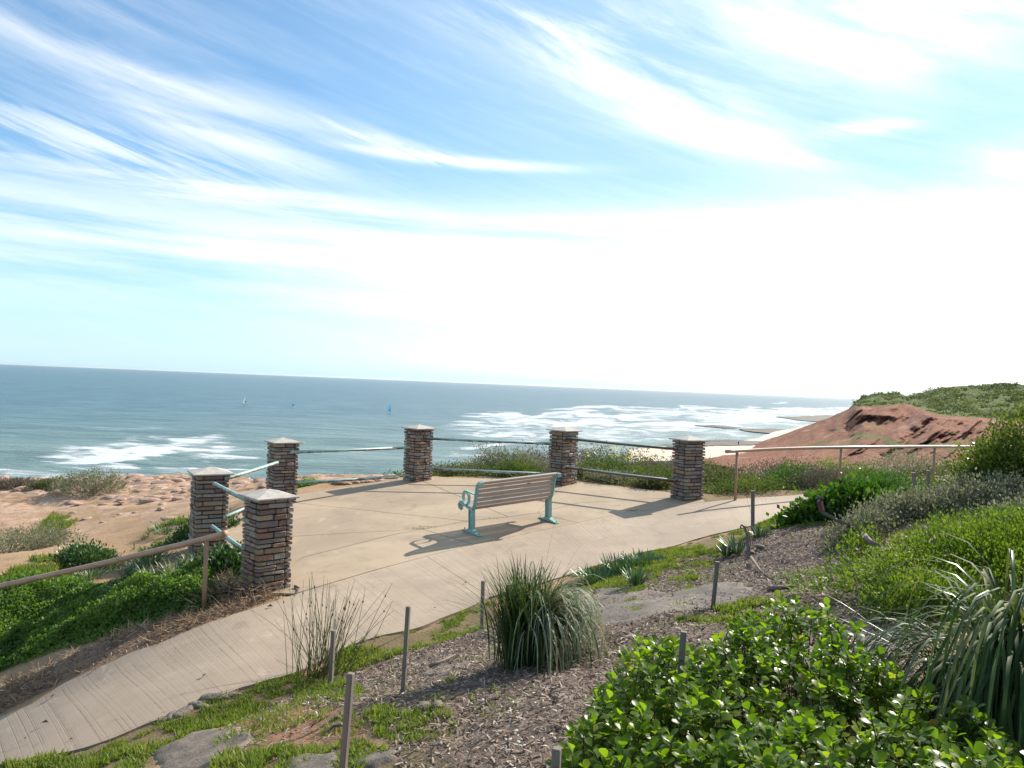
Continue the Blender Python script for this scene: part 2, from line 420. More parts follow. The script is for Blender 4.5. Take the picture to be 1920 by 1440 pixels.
def rail_mat(name, rust):
    m, t, b = mat_new(name); co = objco(t); geo = nd(t, 'ShaderNodeNewGeometry'); po = geo.outputs['Position']
    n = noise(t, po, 3.5, 6, .7, .4); n2 = noise(t, po, 25, 5, .7); s_ = nd(t, 'ShaderNodeSeparateXYZ'); t.links.new(geo.outputs['Normal'], s_.inputs[0])
    under = (E(t, s_.outputs[2])*-1).smooth(-.55, .25)                  # rust has eaten the underside and the weather side
    k = (n+n2*.35+under*rust).smooth(.72, .9)
    c = mixc(t, k, (.31, .45, .40), mixc(t, n2, (.16, .06, .03), (.075, .04, .03)))
    t.links.new(c, b.inputs['Base Color']); b.inputs['Roughness'].default_value = .5; bump(t, b, n2, .3, .003); return m
M['rail'] = rail_mat('weathered_green_rail', .18); M['rail_rust'] = rail_mat('rusted_green_rail', .95)
def timber(name, c1, c2, rough=.6, ax=0, sc=2.0):
    m, t, b = mat_new(name); co = objco(t); s_ = nd(t, 'ShaderNodeSeparateXYZ'); t.links.new(co, s_.inputs[0])
    v = [E(t, s_.outputs[i]) for i in range(3)]; v = [(q*(.6 if i == ax else 14.0)) for i, q in enumerate(v)]
    n = noise(t, combine(t, *v), sc, 6, .65, .3); n2 = noise(t, co, 5, 4)
    c = mixc(t, n.smooth(.3, .7), c1, c2); c = mixc(t, n2.smooth(.5, .8)*.4, c, tuple(q*.55 for q in c2))
    t.links.new(c, b.inputs['Base Color']); b.inputs['Roughness'].default_value = rough; bump(t, b, n, .35, .004); return m
M['handrail'] = timber('brown_handrail', (.50, .33, .22), (.37, .235, .155), .34)
M['post'] = timber('post_timber', (.42, .25, .14), (.30, .175, .10), .6, 2)
M['slat'] = timber('bench_slat_paint', (.47, .38, .31), (.39, .305, .25), .38)
M['stake'] = timber('grey_stake', (.25, .205, .17), (.13, .105, .09), .8, 2)
M['dead'] = timber('dead_wood', (.24, .19, .155), (.12, .09, .075), .85)

# ------------------------------------------------------------------ leaf shapes
def T_diamond(): return np.array([(0, 0, 0), (-.28, .45, .06), (0, .5, -.03), (.28, .45, .06), (0, 1, -.04)], float), np.array([(0, 2, 1), (0, 3, 2), (1, 2, 4), (2, 3, 4)])
def T_quad(w=.3): return np.array([(0, 0, 0), (-w, .5, .05), (0, 1, -.03), (w, .5, .05)], float), np.array([(0, 3, 2, 1)])
def T_obovate(cup=.16):
    pr = [(0, 0), (.09, .12), (.28, .38), (.41, .65), (.30, .92), (0, 1.02)]
    V = []; Fc = []
    for w, y in pr:
        z = -.10*(y-.2)**2*2
        V += [(-w, y, z+cup*w), (0, y, z), (w, y, z+cup*w)]
    for i in range(len(pr)-1):
        a = i*3; Fc += [(a, a+1, a+4, a+3), (a+1, a+2, a+5, a+4)]
    return np.array(V, float), np.array(Fc)
def T_chip():
    return np.array([(-.5, -.12, 0), (.5, -.10, .02), (.46, .12, .05), (-.48, .10, .03), (0, -.13, .10), (0, .12, .12)], float), np.array([(0, 4, 5, 3), (4, 1, 2, 5)])
def T_blade(): return np.array([(-.5, 0, 0), (.5, 0, 0), (.34, .55, .10), (-.34, .55, .10), (0, 1, .32)], float), np.array([(0, 1, 2), (0, 2, 3), (3, 2, 4)])

def clumps_in_mound(n, rx, ry, h, shell=.35, seed=0, lump=.25):
    """points filling the outer part of a lumpy dome"""
    g = np.random.default_rng(seed); a = g.random(n)*2*math.pi; ez = g.random(n)**.8; th = np.arccos(np.clip(ez, 0, 1))
    d = np.stack([np.sin(th)*np.cos(a), np.sin(th)*np.sin(a), np.cos(th)], 1)
    lm = 1+lump*(fbm(d[:, 0]*2.3+seed, d[:, 1]*2.3+d[:, 2]*2, 3)-.5)*2
    r = (1-shell*g.random(n)**1.3)*lm
    return d*r[:, None]*np.array((rx, ry, h)), d
def shrub(label, cat, base, rx, ry, h, n, size, mat, per=7, spread=.09, up=.6, tmpl=None, seed=0, shell=.45, name='shrub', group=None,
          stem_mat=None, twigs=0, out=1.0, rz=0.0, lump=.25, extra=None):
    """a bush: forked stems from the root and leaf clusters spread through a lumpy crown"""
    b = np.asarray(base, float); root = thing(name, tuple(b), label, cat, group)
    C, d = clumps_in_mound(n, rx, ry, h, shell, seed, lump)
    c_, s_ = math.cos(rz), math.sin(rz); C = np.c_[C[:, 0]*c_-C[:, 1]*s_, C[:, 0]*s_+C[:, 1]*c_, C[:, 2]]
    C[:, 2] += zg(b[0]+C[:, 0], b[1]+C[:, 1], False)-float(zg(b[0], b[1], False))
    T, Tf = tmpl or T_diamond()
    P = np.repeat(C, per, 0)+rng.normal(size=(n*per, 3))*spread*np.array((1, 1, .8))
    D = np.repeat(d, per, 0)*out+rng.normal(size=(n*per, 3))*.55+np.array((0, 0, up))
    rnd = np.clip(np.repeat(rng.random(n), per)*.55+rng.random(n*per)*.45, 0, 1)
    me = scatter_mesh('foliage', T, Tf, P, frames(D), size*(.7+.6*rng.random(n*per)), mat, rnd)
    f = link('foliage', me, root); tag(f, kind='stuff')
    mb = MB(); k = max(5, min(26, n//10))
    for i in rng.choice(n, k, replace=False):
        e = C[i]*.9; m1 = e*np.array((.45, .45, .35))+rng.normal(size=3)*.03*rx
        mb.tube([(0, 0, -.04), m1, e], [.012*max(rx, .5), .008*max(rx, .5), .003], 4, False)
    if twigs:
        for i in range(twigs):
            j = rng.integers(n); e = C[j]*(1.0+.14*rng.random()); s0 = C[j]*.6
            mb.tube([s0, (s0+e)/2+rng.normal(size=3)*.04, e+rng.normal(size=3)*.05], [.004, .003, .0015], 3, False)
    mb.build('branches', stem_mat or M['dead'], root)
    return root
# ================================================================== SETTING
def poly_world(pxs, z=None): return [tuple((G(*p) if z is None else at_z(*p, z))[:2]) for p in pxs]
mulch_poly = poly_world([(480, 1330), (560, 1290), (640, 1262), (760, 1225), (860, 1190), (930, 1150), (1060, 1112), (1120, 1085), (1250, 1060), (1330, 1040), (1440, 1000), (1500, 985), (1620, 985),
                         (1680, 1060), (1720, 1120), (1760, 1200), (1700, 1300), (1400, 1500), (1000, 1700), (760, 1480), (720, 1350), (640, 1330)])
bare_poly = poly_world([(400, 1400), (430, 1350), (560, 1310), (660, 1290), (760, 1330), (700, 1380), (640, 1420), (500, 1450), (400, 1450)])
far_mulch = poly_world([(1700, 915), (1790, 900), (1880, 900), (1880, 925), (1720, 932)])
grass_polys = [poly_world(p) for p in (
    [(-80, 1470), (60, 1426), (133, 1414), (200, 1391), (300, 1351), (417, 1307), (533, 1274), (600, 1262), (640, 1275), (560, 1300), (480, 1330), (420, 1365), (320, 1400), (240, 1470), (100, 1600)],
    [(600, 1262), (660, 1208), (709, 1194), (788, 1183), (872, 1147), (918, 1123), (940, 1150), (905, 1180), (850, 1195), (760, 1225), (690, 1250), (640, 1262)],
    [(690, 1345), (740, 1315), (800, 1310), (860, 1350), (850, 1385), (790, 1390), (700, 1385)], [(700, 1400), (830, 1400), (850, 1440), (700, 1480), (640, 1470)],
    [(400, 1430), (470, 1395), (560, 1400), (650, 1385), (700, 1400), (680, 1450), (600, 1490), (380, 1500)], [(550, 1300), (640, 1270), (680, 1300), (640, 1320), (560, 1330)],
    [(1064, 1080), (1136, 1059), (1184, 1040), (1250, 1030), (1330, 1010), (1410, 988), (1440, 1000), (1380, 1035), (1330, 1062), (1250, 1070), (1200, 1110), (1130, 1105), (1080, 1100)],
    [(1414, 986), (1459, 969), (1500, 958), (1560, 962), (1570, 985), (1520, 990), (1450, 1000)], [(1160, 1130), (1190, 1120), (1220, 1130), (1200, 1155), (1150, 1150)],
    [(1230, 1175), (1330, 1140), (1420, 1120), (1470, 1130), (1440, 1170), (1300, 1180)], [(1080, 1150), (1120, 1150), (1110, 1170), (1070, 1170)],
    [(1480, 1110), (1560, 1095), (1600, 1110), (1560, 1135), (1500, 1140)], [(1250, 1085), (1300, 1070), (1320, 1090), (1290, 1105)])]
cover_poly = poly_world([(-120, 1330), (0, 1260), (110, 1225), (180, 1205), (300, 1165), (400, 1140), (450, 1112), (450, 1040), (370, 1040), (330, 1075), (260, 1085), (150, 1075), (60, 1090), (-40, 1085), (-300, 1120), (-400, 1400)])
sheet_poly = poly_world([(1085, 1172), (1100, 1125), (1135, 1098), (1210, 1100), (1260, 1110), (1330, 1090), (1400, 1095), (1420, 1115), (1350, 1135), (1260, 1150), (1180, 1178), (1110, 1182)])
straw_poly = poly_world([(-60, 1372), (0, 1340), (110, 1283), (213, 1238), (300, 1205), (367, 1175), (463, 1143), (553, 1112), (540, 1085), (470, 1085), (440, 1115), (350, 1150), (240, 1185), (120, 1235), (0, 1290), (-80, 1330)])

def axis(segs):
    v = []
    for a, b, s in segs: v += list(np.arange(a, b, s))
    return np.array(v+[segs[-1][1]])
gx = axis([(-60, -24, 1.5), (-24, -6, .13), (-6, 4.5, .07), (4.5, 13, .15), (13, 62, 1.2)])
gy = axis([(-5, 1.2, .5), (1.2, 13.5, .07), (13.5, 34, .15), (34, 70, 1.0)])
XX, YY = np.meshgrid(gx, gy); ZZ = zg(XX, YY)
fx, fy = XX.ravel(), YY.ravel()
def soft(poly, w, nz=.25, s=2.0): return sstep(polydist(fx, fy, poly)+(fbm(fx*s, fy*s, 3)-.5)*nz*2, w, -w)
mm = np.maximum(soft(mulch_poly, .15), soft(far_mulch, .3)); mb_ = soft(bare_poly, .15)
mg = np.zeros_like(fx)
for p in grass_polys: mg = np.maximum(mg, soft(p, .10, .12))
mc = soft(cover_poly, .3)
veg = sstep(fx+fy*.12, .2, 2.2)*sstep(fy, 11.5, 13.5); mg = np.maximum(mg, veg*.8)
mstraw = soft(straw_poly, .08, .08)
me = mesh('ground', np.stack([fx, fy, ZZ.ravel()], 1), grid_faces(len(gx), len(gy)), None, True,
          {'mulch': mm, 'bare': mb_, 'grass': mg, 'cover': mc, 'straw': mstraw})
def ground_mat():
    m, t, b = mat_new('ground_soil'); co = objco(t); geo = nd(t, 'ShaderNodeNewGeometry')
    n1 = noise(t, co, .6, 6, .6, .5); n2 = noise(t, co, 3.5, 7, .68); n3 = noise(t, co, 28, 5, .65); n4 = noise(t, co, 1.1, 5, .7, .8)
    dirt = mixc(t, n1.smooth(.35, .65), (.34, .215, .12), (.41, .275, .16))
    rock = ramp(t, n2, [(.3, (.24, .13, .085)), (.5, (.50, .34, .25)), (.7, (.58, .43, .34))])
    s_ = nd(t, 'ShaderNodeSeparateXYZ'); t.links.new(geo.outputs['Normal'], s_.inputs[0])
    steep = E(t, s_.outputs[2]).smooth(.985, .86)
    yv = nd(t, 'ShaderNodeSeparateXYZ'); t.links.new(co, yv.inputs[0]); far = E(t, yv.outputs[1]).smooth(17.5, 23)
    c = mixc(t, (n4.smooth(.42, .58)*far*.9+steep*.7*far).clamp(), dirt, rock)
    c = mixc(t, n3.smooth(.45, .8)*.6, c, (.15, .085, .055))
    c = mixc(t, attr(t, 'bare')*.8, c, mixc(t, n3, (.36, .17, .09), (.22, .12, .075)))
    c = mixc(t, attr(t, 'mulch')*.95, c, ramp(t, n3, [(.3, (.04, .03, .024)), (.5, (.14, .105, .085)), (.62, (.25, .20, .165)), (.75, (.11, .085, .07))]))
    c = mixc(t, attr(t, 'straw')*.9, c, ramp(t, n3, [(.3, (.09, .058, .038)), (.6, (.24, .16, .105)), (.75, (.33, .24, .16))]))
    c = mixc(t, attr(t, 'grass')*.8, c, mixc(t, n2, (.10, .10, .035), (.15, .10, .06)))
    c = mixc(t, attr(t, 'cover')*.9, c, mixc(t, n2, (.035, .055, .015), (.07, .06, .03)))
    t.links.new(c, b.inputs['Base Color']); b.inputs['Roughness'].default_value = .95; b.inputs['Specular IOR Level'].default_value = .2
    bump(t, b, n3*.6+n2*.8, .8, .03); return m
cen = me.vertices; pf = np.zeros(len(me.polygons)*3, np.float32); me.polygons.foreach_get('center', pf); pf = pf.reshape(-1, 3)
me.polygons.foreach_set('use_smooth', ~((pf[:, 1] > 23.0-pf[:, 0]*.05) & (pf[:, 0] < -4.5)))
me.materials.append(ground_mat()); tag(link('ground', me), kind='structure', label='sloping coastal ground of red soil, mulch and limestone ledge')

# ---- path of broomed concrete in bays
def resample(pts, n):
    p = np.array(pts); s = np.r_[0, np.cumsum(np.hypot(*(np.diff(p[:, :2], axis=0).T)))]; t = np.linspace(0, s[-1], n)
    return np.stack([np.interp(t, s, p[:, i]) for i in range(2)], 1), t
def idx_near(pts, px, lst): return min(range(len(lst)), key=lambda i: abs(lst[i][0]-px))
path_root = tag(bpy.data.objects.new('path', None), kind='structure', label='curving broomed concrete path running from lower left to upper right'); COL.objects.link(path_root)
bays = [[((0, 5), (0, 4)), ((5, 11), (4, 9)), ((11, 18), (9, 12))], [((18, 26), (12, 17))], [((26, 31), (17, 21))]]
alo = 0
for bi, subs in enumerate(bays):
    a = np.zeros((0, 2)); bb = np.zeros((0, 2)); m0 = 90//len(subs)
    for (n0, n1_), (f0, f1) in subs:
        a = np.r_[a, resample([near_w[i] for i in range(n0, n1_+1)], m0+1)[0][(1 if len(a) else 0):]]; bb = np.r_[bb, resample([far_w[i] for i in range(f0, f1+1)], m0+1)[0][(1 if len(bb) else 0):]]
    def sm(v):
        for _ in range(6): v = np.r_[v[:1], (v[:-2]+v[1:-1]*2+v[2:])/4, v[-1:]]
        return v
    a, bb = sm(a), sm(bb); m1 = len(a); sa_ = np.r_[0, np.cumsum(np.hypot(*np.diff(a, axis=0).T))]; n0 = bi*7
    g_ = .004; k = np.linspace(0, 1, 24)[:, None, None]
    d0 = unit(a[1]-a[0]); d1 = unit(a[-1]-a[-2]); a[0] += d0*g_; bb[0] += d0*g_; a[-1] -= d1*g_; bb[-1] -= d1*g_
    wob = (fbm(sa_*1.6, sa_*0+n0, 4)-.5)[:, None]*.12; a = a+np.array((-.55, .83))*wob*np.sin(np.linspace(0, math.pi, m1))[:, None]
    Q = a[None]*(1-k)+bb[None]*k; q = Q.reshape(-1, 2)
    z = zs(q[:, 0], q[:, 1])
    V = np.c_[q, z]; Fc = grid_faces(m1, 24)
    mid = (a+bb)/2; sl_ = np.r_[0, np.cumsum(np.hypot(*np.diff(mid, axis=0).T))]; al = np.tile(sl_, 24)+alo; alo += sl_[-1]
    ring = list(range(0, m1))+[r*m1+m1-1 for r in range(1, 24)]+list(range(23*m1+m1-2, 23*m1-1, -1))+[r*m1 for r in range(22, 0, -1)]
    nV = len(V); V = np.r_[V, V[ring]-np.array((0, 0, .10))]; al = np.r_[al, al[ring]]
    m_ = len(ring); side = np.array([(ring[i], nV+i, nV+(i+1) % m_, ring[(i+1) % m_]) for i in range(m_)])
    ms = mesh('slab', V, np.r_[Fc, side], M['path'], False, {'along': al}); ms.shade_flat(); link('slab', ms, path_root)
pa = resample(near_w, 260)[0]; pb_ = resample(far_w, 260)[0]
kk = np.linspace(.02, .985, 10)[:, None, None]; Qb = (pa[None]*(1-kk)+pb_[None]*kk).reshape(-1, 2)
link('joint_bed', mesh('joint_bed', np.c_[Qb, zs(Qb[:, 0], Qb[:, 1])-.018], grid_faces(260, 10), M['joint']), path_root)
# ---- viewing terrace, slabs of smooth concrete
terr = tag(bpy.data.objects.new('terrace', None), kind='structure', label='buff concrete viewing terrace with radiating joints'); COL.objects.link(terr)
c3 = (1007, 962)
oA, oB, oC, oD, oE, oF = (outward(k, r) for k, r in zip('ABCDEF', (.30, .42, .42, .40, .40, .36)))
pA = tuple(np.array(piers['A'][:2]))
slabs = [[pA, (567, 1045), (730, 1004), (792, 992), (888, 1021), (800, 1043), (700, 1069.5), (553, 1113), oA],
         [(792, 992), (876, 977), (953, 969), c3, (1083, 980), (888, 1021)], [c3, (1084, 943), oF, (1323, 941), (1174, 961), (1083, 980)],
         [c3, oE, oF, (1084, 943)], [c3, (953, 969), oD, oE], [(953, 969), (876, 977), oC, oD],
         [(876, 977), (792, 992), (555, 1005), oB, oC], [(792, 992), (730, 1004), (567, 1045), pA, oA, oB, (555, 1005)]]
for s_ in slabs:
    w = [np.array(p if isinstance(p[0], (float, np.floating)) and abs(p[0]) < 60 else Ps(*p)[:2], float) for p in s_]
    ctr = np.mean(w, 0)
    area = sum(w[i][0]*w[(i+1) % len(w)][1]-w[(i+1) % len(w)][0]*w[i][1] for i in range(len(w)))
    if area < 0: w = w[::-1]
    ins = []
    for i in range(len(w)):                                   # shrink every side by half a joint
        p0, p1, p2 = w[i-1], w[i], w[(i+1) % len(w)]
        e1, e2 = unit(p1-p0), unit(p2-p1); n1v = np.array((-e1[1], e1[0])); n2v = np.array((-e2[1], e2[0]))
        b_ = n1v+n2v; b_ = b_/max(.6, b_@b_)*2; ins.append(p1+b_*.008)
    n = len(ins); top = [(*p, float(zs(*p))) for p in ins]; bot = [(x, y, z-.10) for x, y, z in top]
    ms = mesh('slab', top+bot, [list(range(n))]+[[i, n+i, n+(i+1) % n, (i+1) % n] for i in range(n)], M['terrace']); link('slab', ms, terr)
# dark packed soil showing in the joints
jp = [p for p in terr_poly]; jt = [(x, y, float(zs(x, y))-.022) for x, y in jp]
ms = mesh('joint_bed', jt, [list(range(len(jt)))], M['joint']); link('joint_bed', ms, terr)

# ================================================================== SEA
def sea():
    pxr = np.arange(-900, 2800, 6.0); ang = np.arctan((pxr-960)/F)
    ang = np.r_[np.linspace(-1.9, ang[0], 30)[:-1], ang, np.linspace(ang[-1], 1.9, 30)[1:]]
    dyp = np.r_[np.geomspace(1.8, 6, 14)[:-1], np.arange(6, 60, 1.5), np.arange(60, 215, 1.0), np.geomspace(215, 600, 14)]
    d = 20*F/dyp
    A, D = np.meshgrid(ang, d); X = np.sin(A)*D/np.cos(np.clip(A, -1.1, 1.1)); Y = np.cos(A)*D/np.cos(np.clip(A, -1.1, 1.1))
    x, y = X.ravel(), Y.ravel()
    # picture rows of the surf, as world shapes: use depth and bearing
    u = x/np.maximum(y, 1); rowp = 20*F/np.maximum(y, 1); col_ = 960+u*F     # bearing / depression of each water point seen from the lookout
    row = rowp+721+.0404*(col_-960)
    foam = np.zeros_like(x)
    wob = (fbm(x*.02, y*.006, 4)-.5); wob2 = (fbm(col_*.017+3, row*.11, 4)-.5)*2
    def band(x0, x1, y0, y1, th, amp, slope_pow=1.0, edge=120):
        nonlocal foam
        t = np.clip((col_-x0)/(x1-x0), 0, 1); yc = y0+(y1-y0)*t**slope_pow
        k = sstep(col_, x0-edge*.3, x0+edge)*sstep(col_, x1+edge*.3, x1-edge)
        if y0 < 835 and x0 > 780: th = th*1.4  # right-hand surf widened: sun glare on the water painted in as extra foam
        g = np.exp(-((row+wob*16+wob2*(6+th)-yc)/th)**2); foam = np.maximum(foam, amp*g*k)
    band(60, 560, 860, 842, 14, .98, edge=150); band(130, 490, 840, 820, 11, .88, edge=140); band(300, 640, 826, 846, 6, .62, edge=110)
    band(-300, 520, 882, 886, 14, .55, edge=60); band(150, 360, 807, 803, 5, .5, edge=60); band(-100, 200, 848, 846, 4, .35, edge=60)
    band(560, 720, 843, 846, 2.6, .7, edge=60); band(1050, 1075, 0, 0, 1, 0)
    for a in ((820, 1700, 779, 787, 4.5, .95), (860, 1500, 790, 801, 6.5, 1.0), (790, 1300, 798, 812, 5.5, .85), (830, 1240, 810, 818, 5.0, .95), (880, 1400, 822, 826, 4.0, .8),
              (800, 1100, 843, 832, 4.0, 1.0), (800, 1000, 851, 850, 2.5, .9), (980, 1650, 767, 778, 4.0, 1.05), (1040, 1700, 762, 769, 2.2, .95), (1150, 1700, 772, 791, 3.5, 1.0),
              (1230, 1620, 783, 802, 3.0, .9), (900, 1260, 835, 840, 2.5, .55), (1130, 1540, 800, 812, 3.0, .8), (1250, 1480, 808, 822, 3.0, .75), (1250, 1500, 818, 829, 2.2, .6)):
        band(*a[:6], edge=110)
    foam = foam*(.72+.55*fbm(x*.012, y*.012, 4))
    # swell: long crests nearly parallel to the shore
    yy = y+.35*x*.3+60*(fbm(x*.004, y*.002, 3)-.5)
    sw = np.sin(yy/11.0)*sstep(y, 420, 140)*.55*(.4+1.2*fbm(x*.01, y*.01, 2))
    z = SEA+sw+(fbm(x*.05, y*.12, 3)-.5)*.35*sstep(y, 900, 100)
    z = z-np.maximum(0, (D.ravel()-14000)/14000)*0
    shallow = sstep(row, 735, 850)
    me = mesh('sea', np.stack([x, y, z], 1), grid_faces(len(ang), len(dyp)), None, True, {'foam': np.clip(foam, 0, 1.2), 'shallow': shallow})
    m, t, b = mat_new('sea_water'); co = objco(t); s_ = nd(t, 'ShaderNodeSeparateXYZ'); t.links.new(co, s_.inputs[0])
    xx, yv = E(t, s_.outputs[0]), E(t, s_.outputs[1])
    v1 = combine(t, xx*.35, yv*1.0)
    a = noise(t, v1, .10, 7, .68, .3); a2 = noise(t, v1, .9, 5, .7); big = noise(t, combine(t, xx*.25, yv), .012, 5, .6, .5)
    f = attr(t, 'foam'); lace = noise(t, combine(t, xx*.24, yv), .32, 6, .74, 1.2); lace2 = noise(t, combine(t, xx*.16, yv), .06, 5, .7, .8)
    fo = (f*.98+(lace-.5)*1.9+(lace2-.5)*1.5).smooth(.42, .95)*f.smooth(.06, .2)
    # scattered white caps
    capn = noise(t, combine(t, xx*.22, yv), .055, 7, .75, .6).smooth(.675, .73)*noise(t, combine(t, xx*.25, yv), .01, 2).smooth(.45, .6)
    fo = (fo+capn*.55).clamp()
    sh = attr(t, 'shallow')
    deep = mixc(t, a.smooth(.42, .60), (.020, .082, .115), (.060, .155, .185))
    shal = mixc(t, a.smooth(.42, .60), (.105, .175, .160), (.165, .240, .215))
    c = mixc(t, (sh*.9+(big-.5)*.9).clamp(), deep, shal)
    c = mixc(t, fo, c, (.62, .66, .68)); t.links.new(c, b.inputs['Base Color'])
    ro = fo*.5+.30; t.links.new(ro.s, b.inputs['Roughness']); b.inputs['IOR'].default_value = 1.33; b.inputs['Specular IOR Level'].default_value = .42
    bn = bump(t, b, a*2.6+a2*.8+fo*.3, .7, 1.0); me.materials.append(m)
    tag(link('sea', me), kind='structure', label='grey-blue sea with white surf lines reaching the horizon')
sea()

# ================================================================== HEADLAND, BEACH, REEF
def headland():
    top = [(1180, 852, 300), (1300, 850, 300), (1345, 841, 290), (1400, 838, 290), (1440, 824, 285), (1480, 810, 275), (1520, 797, 262), (1560, 781, 250), (1590, 767, 242), (1604, 753, 236), (1618, 743, 232), (1650, 736, 230), (1685, 737, 228),
           (1700, 743, 226), (1722, 737, 224), (1745, 730, 220), (1790, 724, 214), (1850, 721, 205), (1885, 718, 200), (1925, 722, 190), (2000, 715, 180), (2200, 690, 160), (2500, 640, 130)]
    bot = [(1180, 862, 240), (1300, 866, 200), (1400, 880, 120), (1500, 900, 95), (1600, 915, 85), (1700, 925, 78), (1800, 930, 72), (1925, 935, 66), (2200, 940, 60), (2500, 950, 55)]
    cols = np.arange(1180, 2500, 3.2); nr = 150; P = np.zeros((nr, len(cols), 3)); U = np.zeros((nr, len(cols))); GM = np.zeros((nr, len(cols)))
    tx = [p[0] for p in top]; bx = [p[0] for p in bot]
    for j, c in enumerate(cols):
        ty, td = np.interp(c, tx, [p[1] for p in top]), np.interp(c, tx, [p[2] for p in top])
        by, bd = np.interp(c, bx, [p[1] for p in bot]), np.interp(c, bx, [p[2] for p in bot])
        ty += (fbm(c*.03, 5.5, 4)-.5)*5
        t = np.linspace(0, 1, nr); py = by+(ty-by)*t; dep = bd+(td-bd)*(t**1.25)
        # the plateau behind the lip lies flatter: lip height in the picture
        lip = np.interp(c, [1180, 1560, 1600, 1640, 1700, 1760, 1850, 1925, 2500], [700, 732, 759, 762, 755, 776, 784, 793, 800])
        pl = sstep(py, lip+9, lip-6); dep = dep+pl*np.interp(c, [1560, 1620, 1925], [0, 10, 34])
        X, Z = zip(*(ray(c, q) for q in py)); X = np.array(X); Z = np.array(Z)
        P[:, j] = np.stack([X*dep, dep, Z*dep], 1); U[:, j] = t; GM[:, j] = pl
    x, y, z = P[..., 0], P[..., 1], P[..., 2]
    C2, R2 = np.meshgrid(cols, np.linspace(0, 1, nr)); PY = np.zeros_like(C2)
    # gullies run down and to the left; push the slope in and out along the view depth
    bx = x/y*185; zz_ = z/y*185
    gul = 1-np.abs(fbm((bx-zz_*1.15)*.085+2, zz_*.03+3, 3)*2-1)
    gul2 = 1-np.abs(fbm((bx-zz_*1.0)*.24+11, zz_*.09+3, 4)*2-1)
    rel = (gul-.8)*58*(1-GM*.9)+(gul2-.8)*26*(1-GM*.88)+(fbm(bx*.5, zz_*.7, 5)-.5)*9.0*(1-GM*.7)
    # the hollow eroded under the lip
    pxh, pyh = 1642, 797
    yy_ = 721+.0404*(C2-960)-z/y*F
    hol = np.exp(-((C2-pxh)/30)**2-((yy_-(pyh-2))/13)**4)
    lipb = np.exp(-((C2-pxh)/40)**2-((yy_-(pyh-17))/5)**2)
    strip = sstep(yy_, 776, 790)*sstep(yy_, 812, 796)*sstep(C2, 1740, 1790)
    rel = rel*sstep(C2, 1330, 1450)*.8+hol*8-lipb*3.0+strip*4.5
    fade = sstep(R2, 1.0, .96)
    y2 = y+rel*fade; k = y2/y; x2 = x*k; z2 = z*(1+(k-1)*.25)
    zn = (fbm(x*.5, y*.5, 4)-.5)*1.1*(GM*.9+.15); z2 = z2+zn
    gmask = np.clip(GM+sstep(fbm(x*.09+7, z*.2, 4), .58, .68)*.55*sstep(C2, 1380, 1500), 0, 1)
    ms = mesh('headland', np.stack([x2, y2, z2], -1).reshape(-1, 3), grid_faces(len(cols), nr), None, True, {'green': gmask.ravel(), 'hol': hol.ravel()})
    m, t, b = mat_new('red_clay_cliff'); co = objco(t); n1 = noise(t, co, .045, 6, .65, .6); n2 = noise(t, co, .35, 7, .7); n3 = noise(t, co, 1.6, 6, .7)
    s_ = nd(t, 'ShaderNodeSeparateXYZ'); t.links.new(co, s_.inputs[0]); strat = noise(t, combine(t, E(t, s_.outputs[0])*.02, 0.0, E(t, s_.outputs[2])*.35), 1.0, 6, .6, .2)
    c = ramp(t, (n1*.6+strat*.4), [(.32, (.19, .066, .036)), (.44, (.31, .14, .085)), (.52, (.23, .088, .05)), (.60, (.37, .205, .135)), (.70, (.27, .11, .066))])
    c = mixc(t, n2.smooth(.45, .7)*.5, c, (.42, .255, .175)); c = mixc(t, n3.smooth(.55, .75)*.5, c, (.15, .07, .05))
    g = (attr(t, 'green')+(n2-.5)*1.3+(n1-.5)*.4).smooth(.45, .62)
    gc = ramp(t, n3*.5+n2*.5, [(.38, (.04, .055, .02)), (.5, (.11, .145, .035)), (.6, (.17, .20, .05)), (.7, (.22, .17, .10))])
    c = mixc(t, g, c, gc); t.links.new(c, b.inputs['Base Color']); b.inputs['Roughness'].default_value = .95; b.inputs['Specular IOR Level'].default_value = .15
    bump(t, b, n2*1.5+n3*.6, .9, .8); ms.materials.append(m)
    h = tag(link('headland', ms), kind='structure', label='eroded red clay headland with green scrub along its top')
    # scrub on the top and slopes
    x3, y3, z3, gg, cc = x2.ravel(), y2.ravel(), z2.ravel(), gmask.ravel(), C2.ravel()
    sel = np.where((gg > .55) & (cc < 2050) & (cc > 1400) & (rng.random(len(gg)) < .42))[0]
    sel = sel[fbm(x3[sel]*.25, y3[sel]*.25, 3) > .46]
    N = 11; P0 = np.repeat(np.stack([x3[sel], y3[sel], z3[sel]], 1), N, 0); big = np.repeat(.25+.65*rng.random(len(sel))**2, N)
    P0 += rng.normal(size=P0.shape)*np.array((1, 1, .45))*big[:, None]*.8; P0[:, 2] += big*.15
    T, Tf = T_quad(.42); D = rng.normal(size=P0.shape)+np.array((0, 0, .5))
    sm = scatter_mesh('scrub', T, Tf, P0, frames(D), .42*(.5+rng.random(len(P0))), leaf_mat('scrub_leaf', [(0, (.055, .07, .028)), (.5, (.11, .14, .045)), (.8, (.17, .19, .07)), (1, (.20, .17, .10))], .3, .7, .2, patch=.6, patch_scale=.12))
    tag(link('scrub', sm), 'low green scrub covering the far red headland', 'scrub', kind='stuff')
    return P
headland()

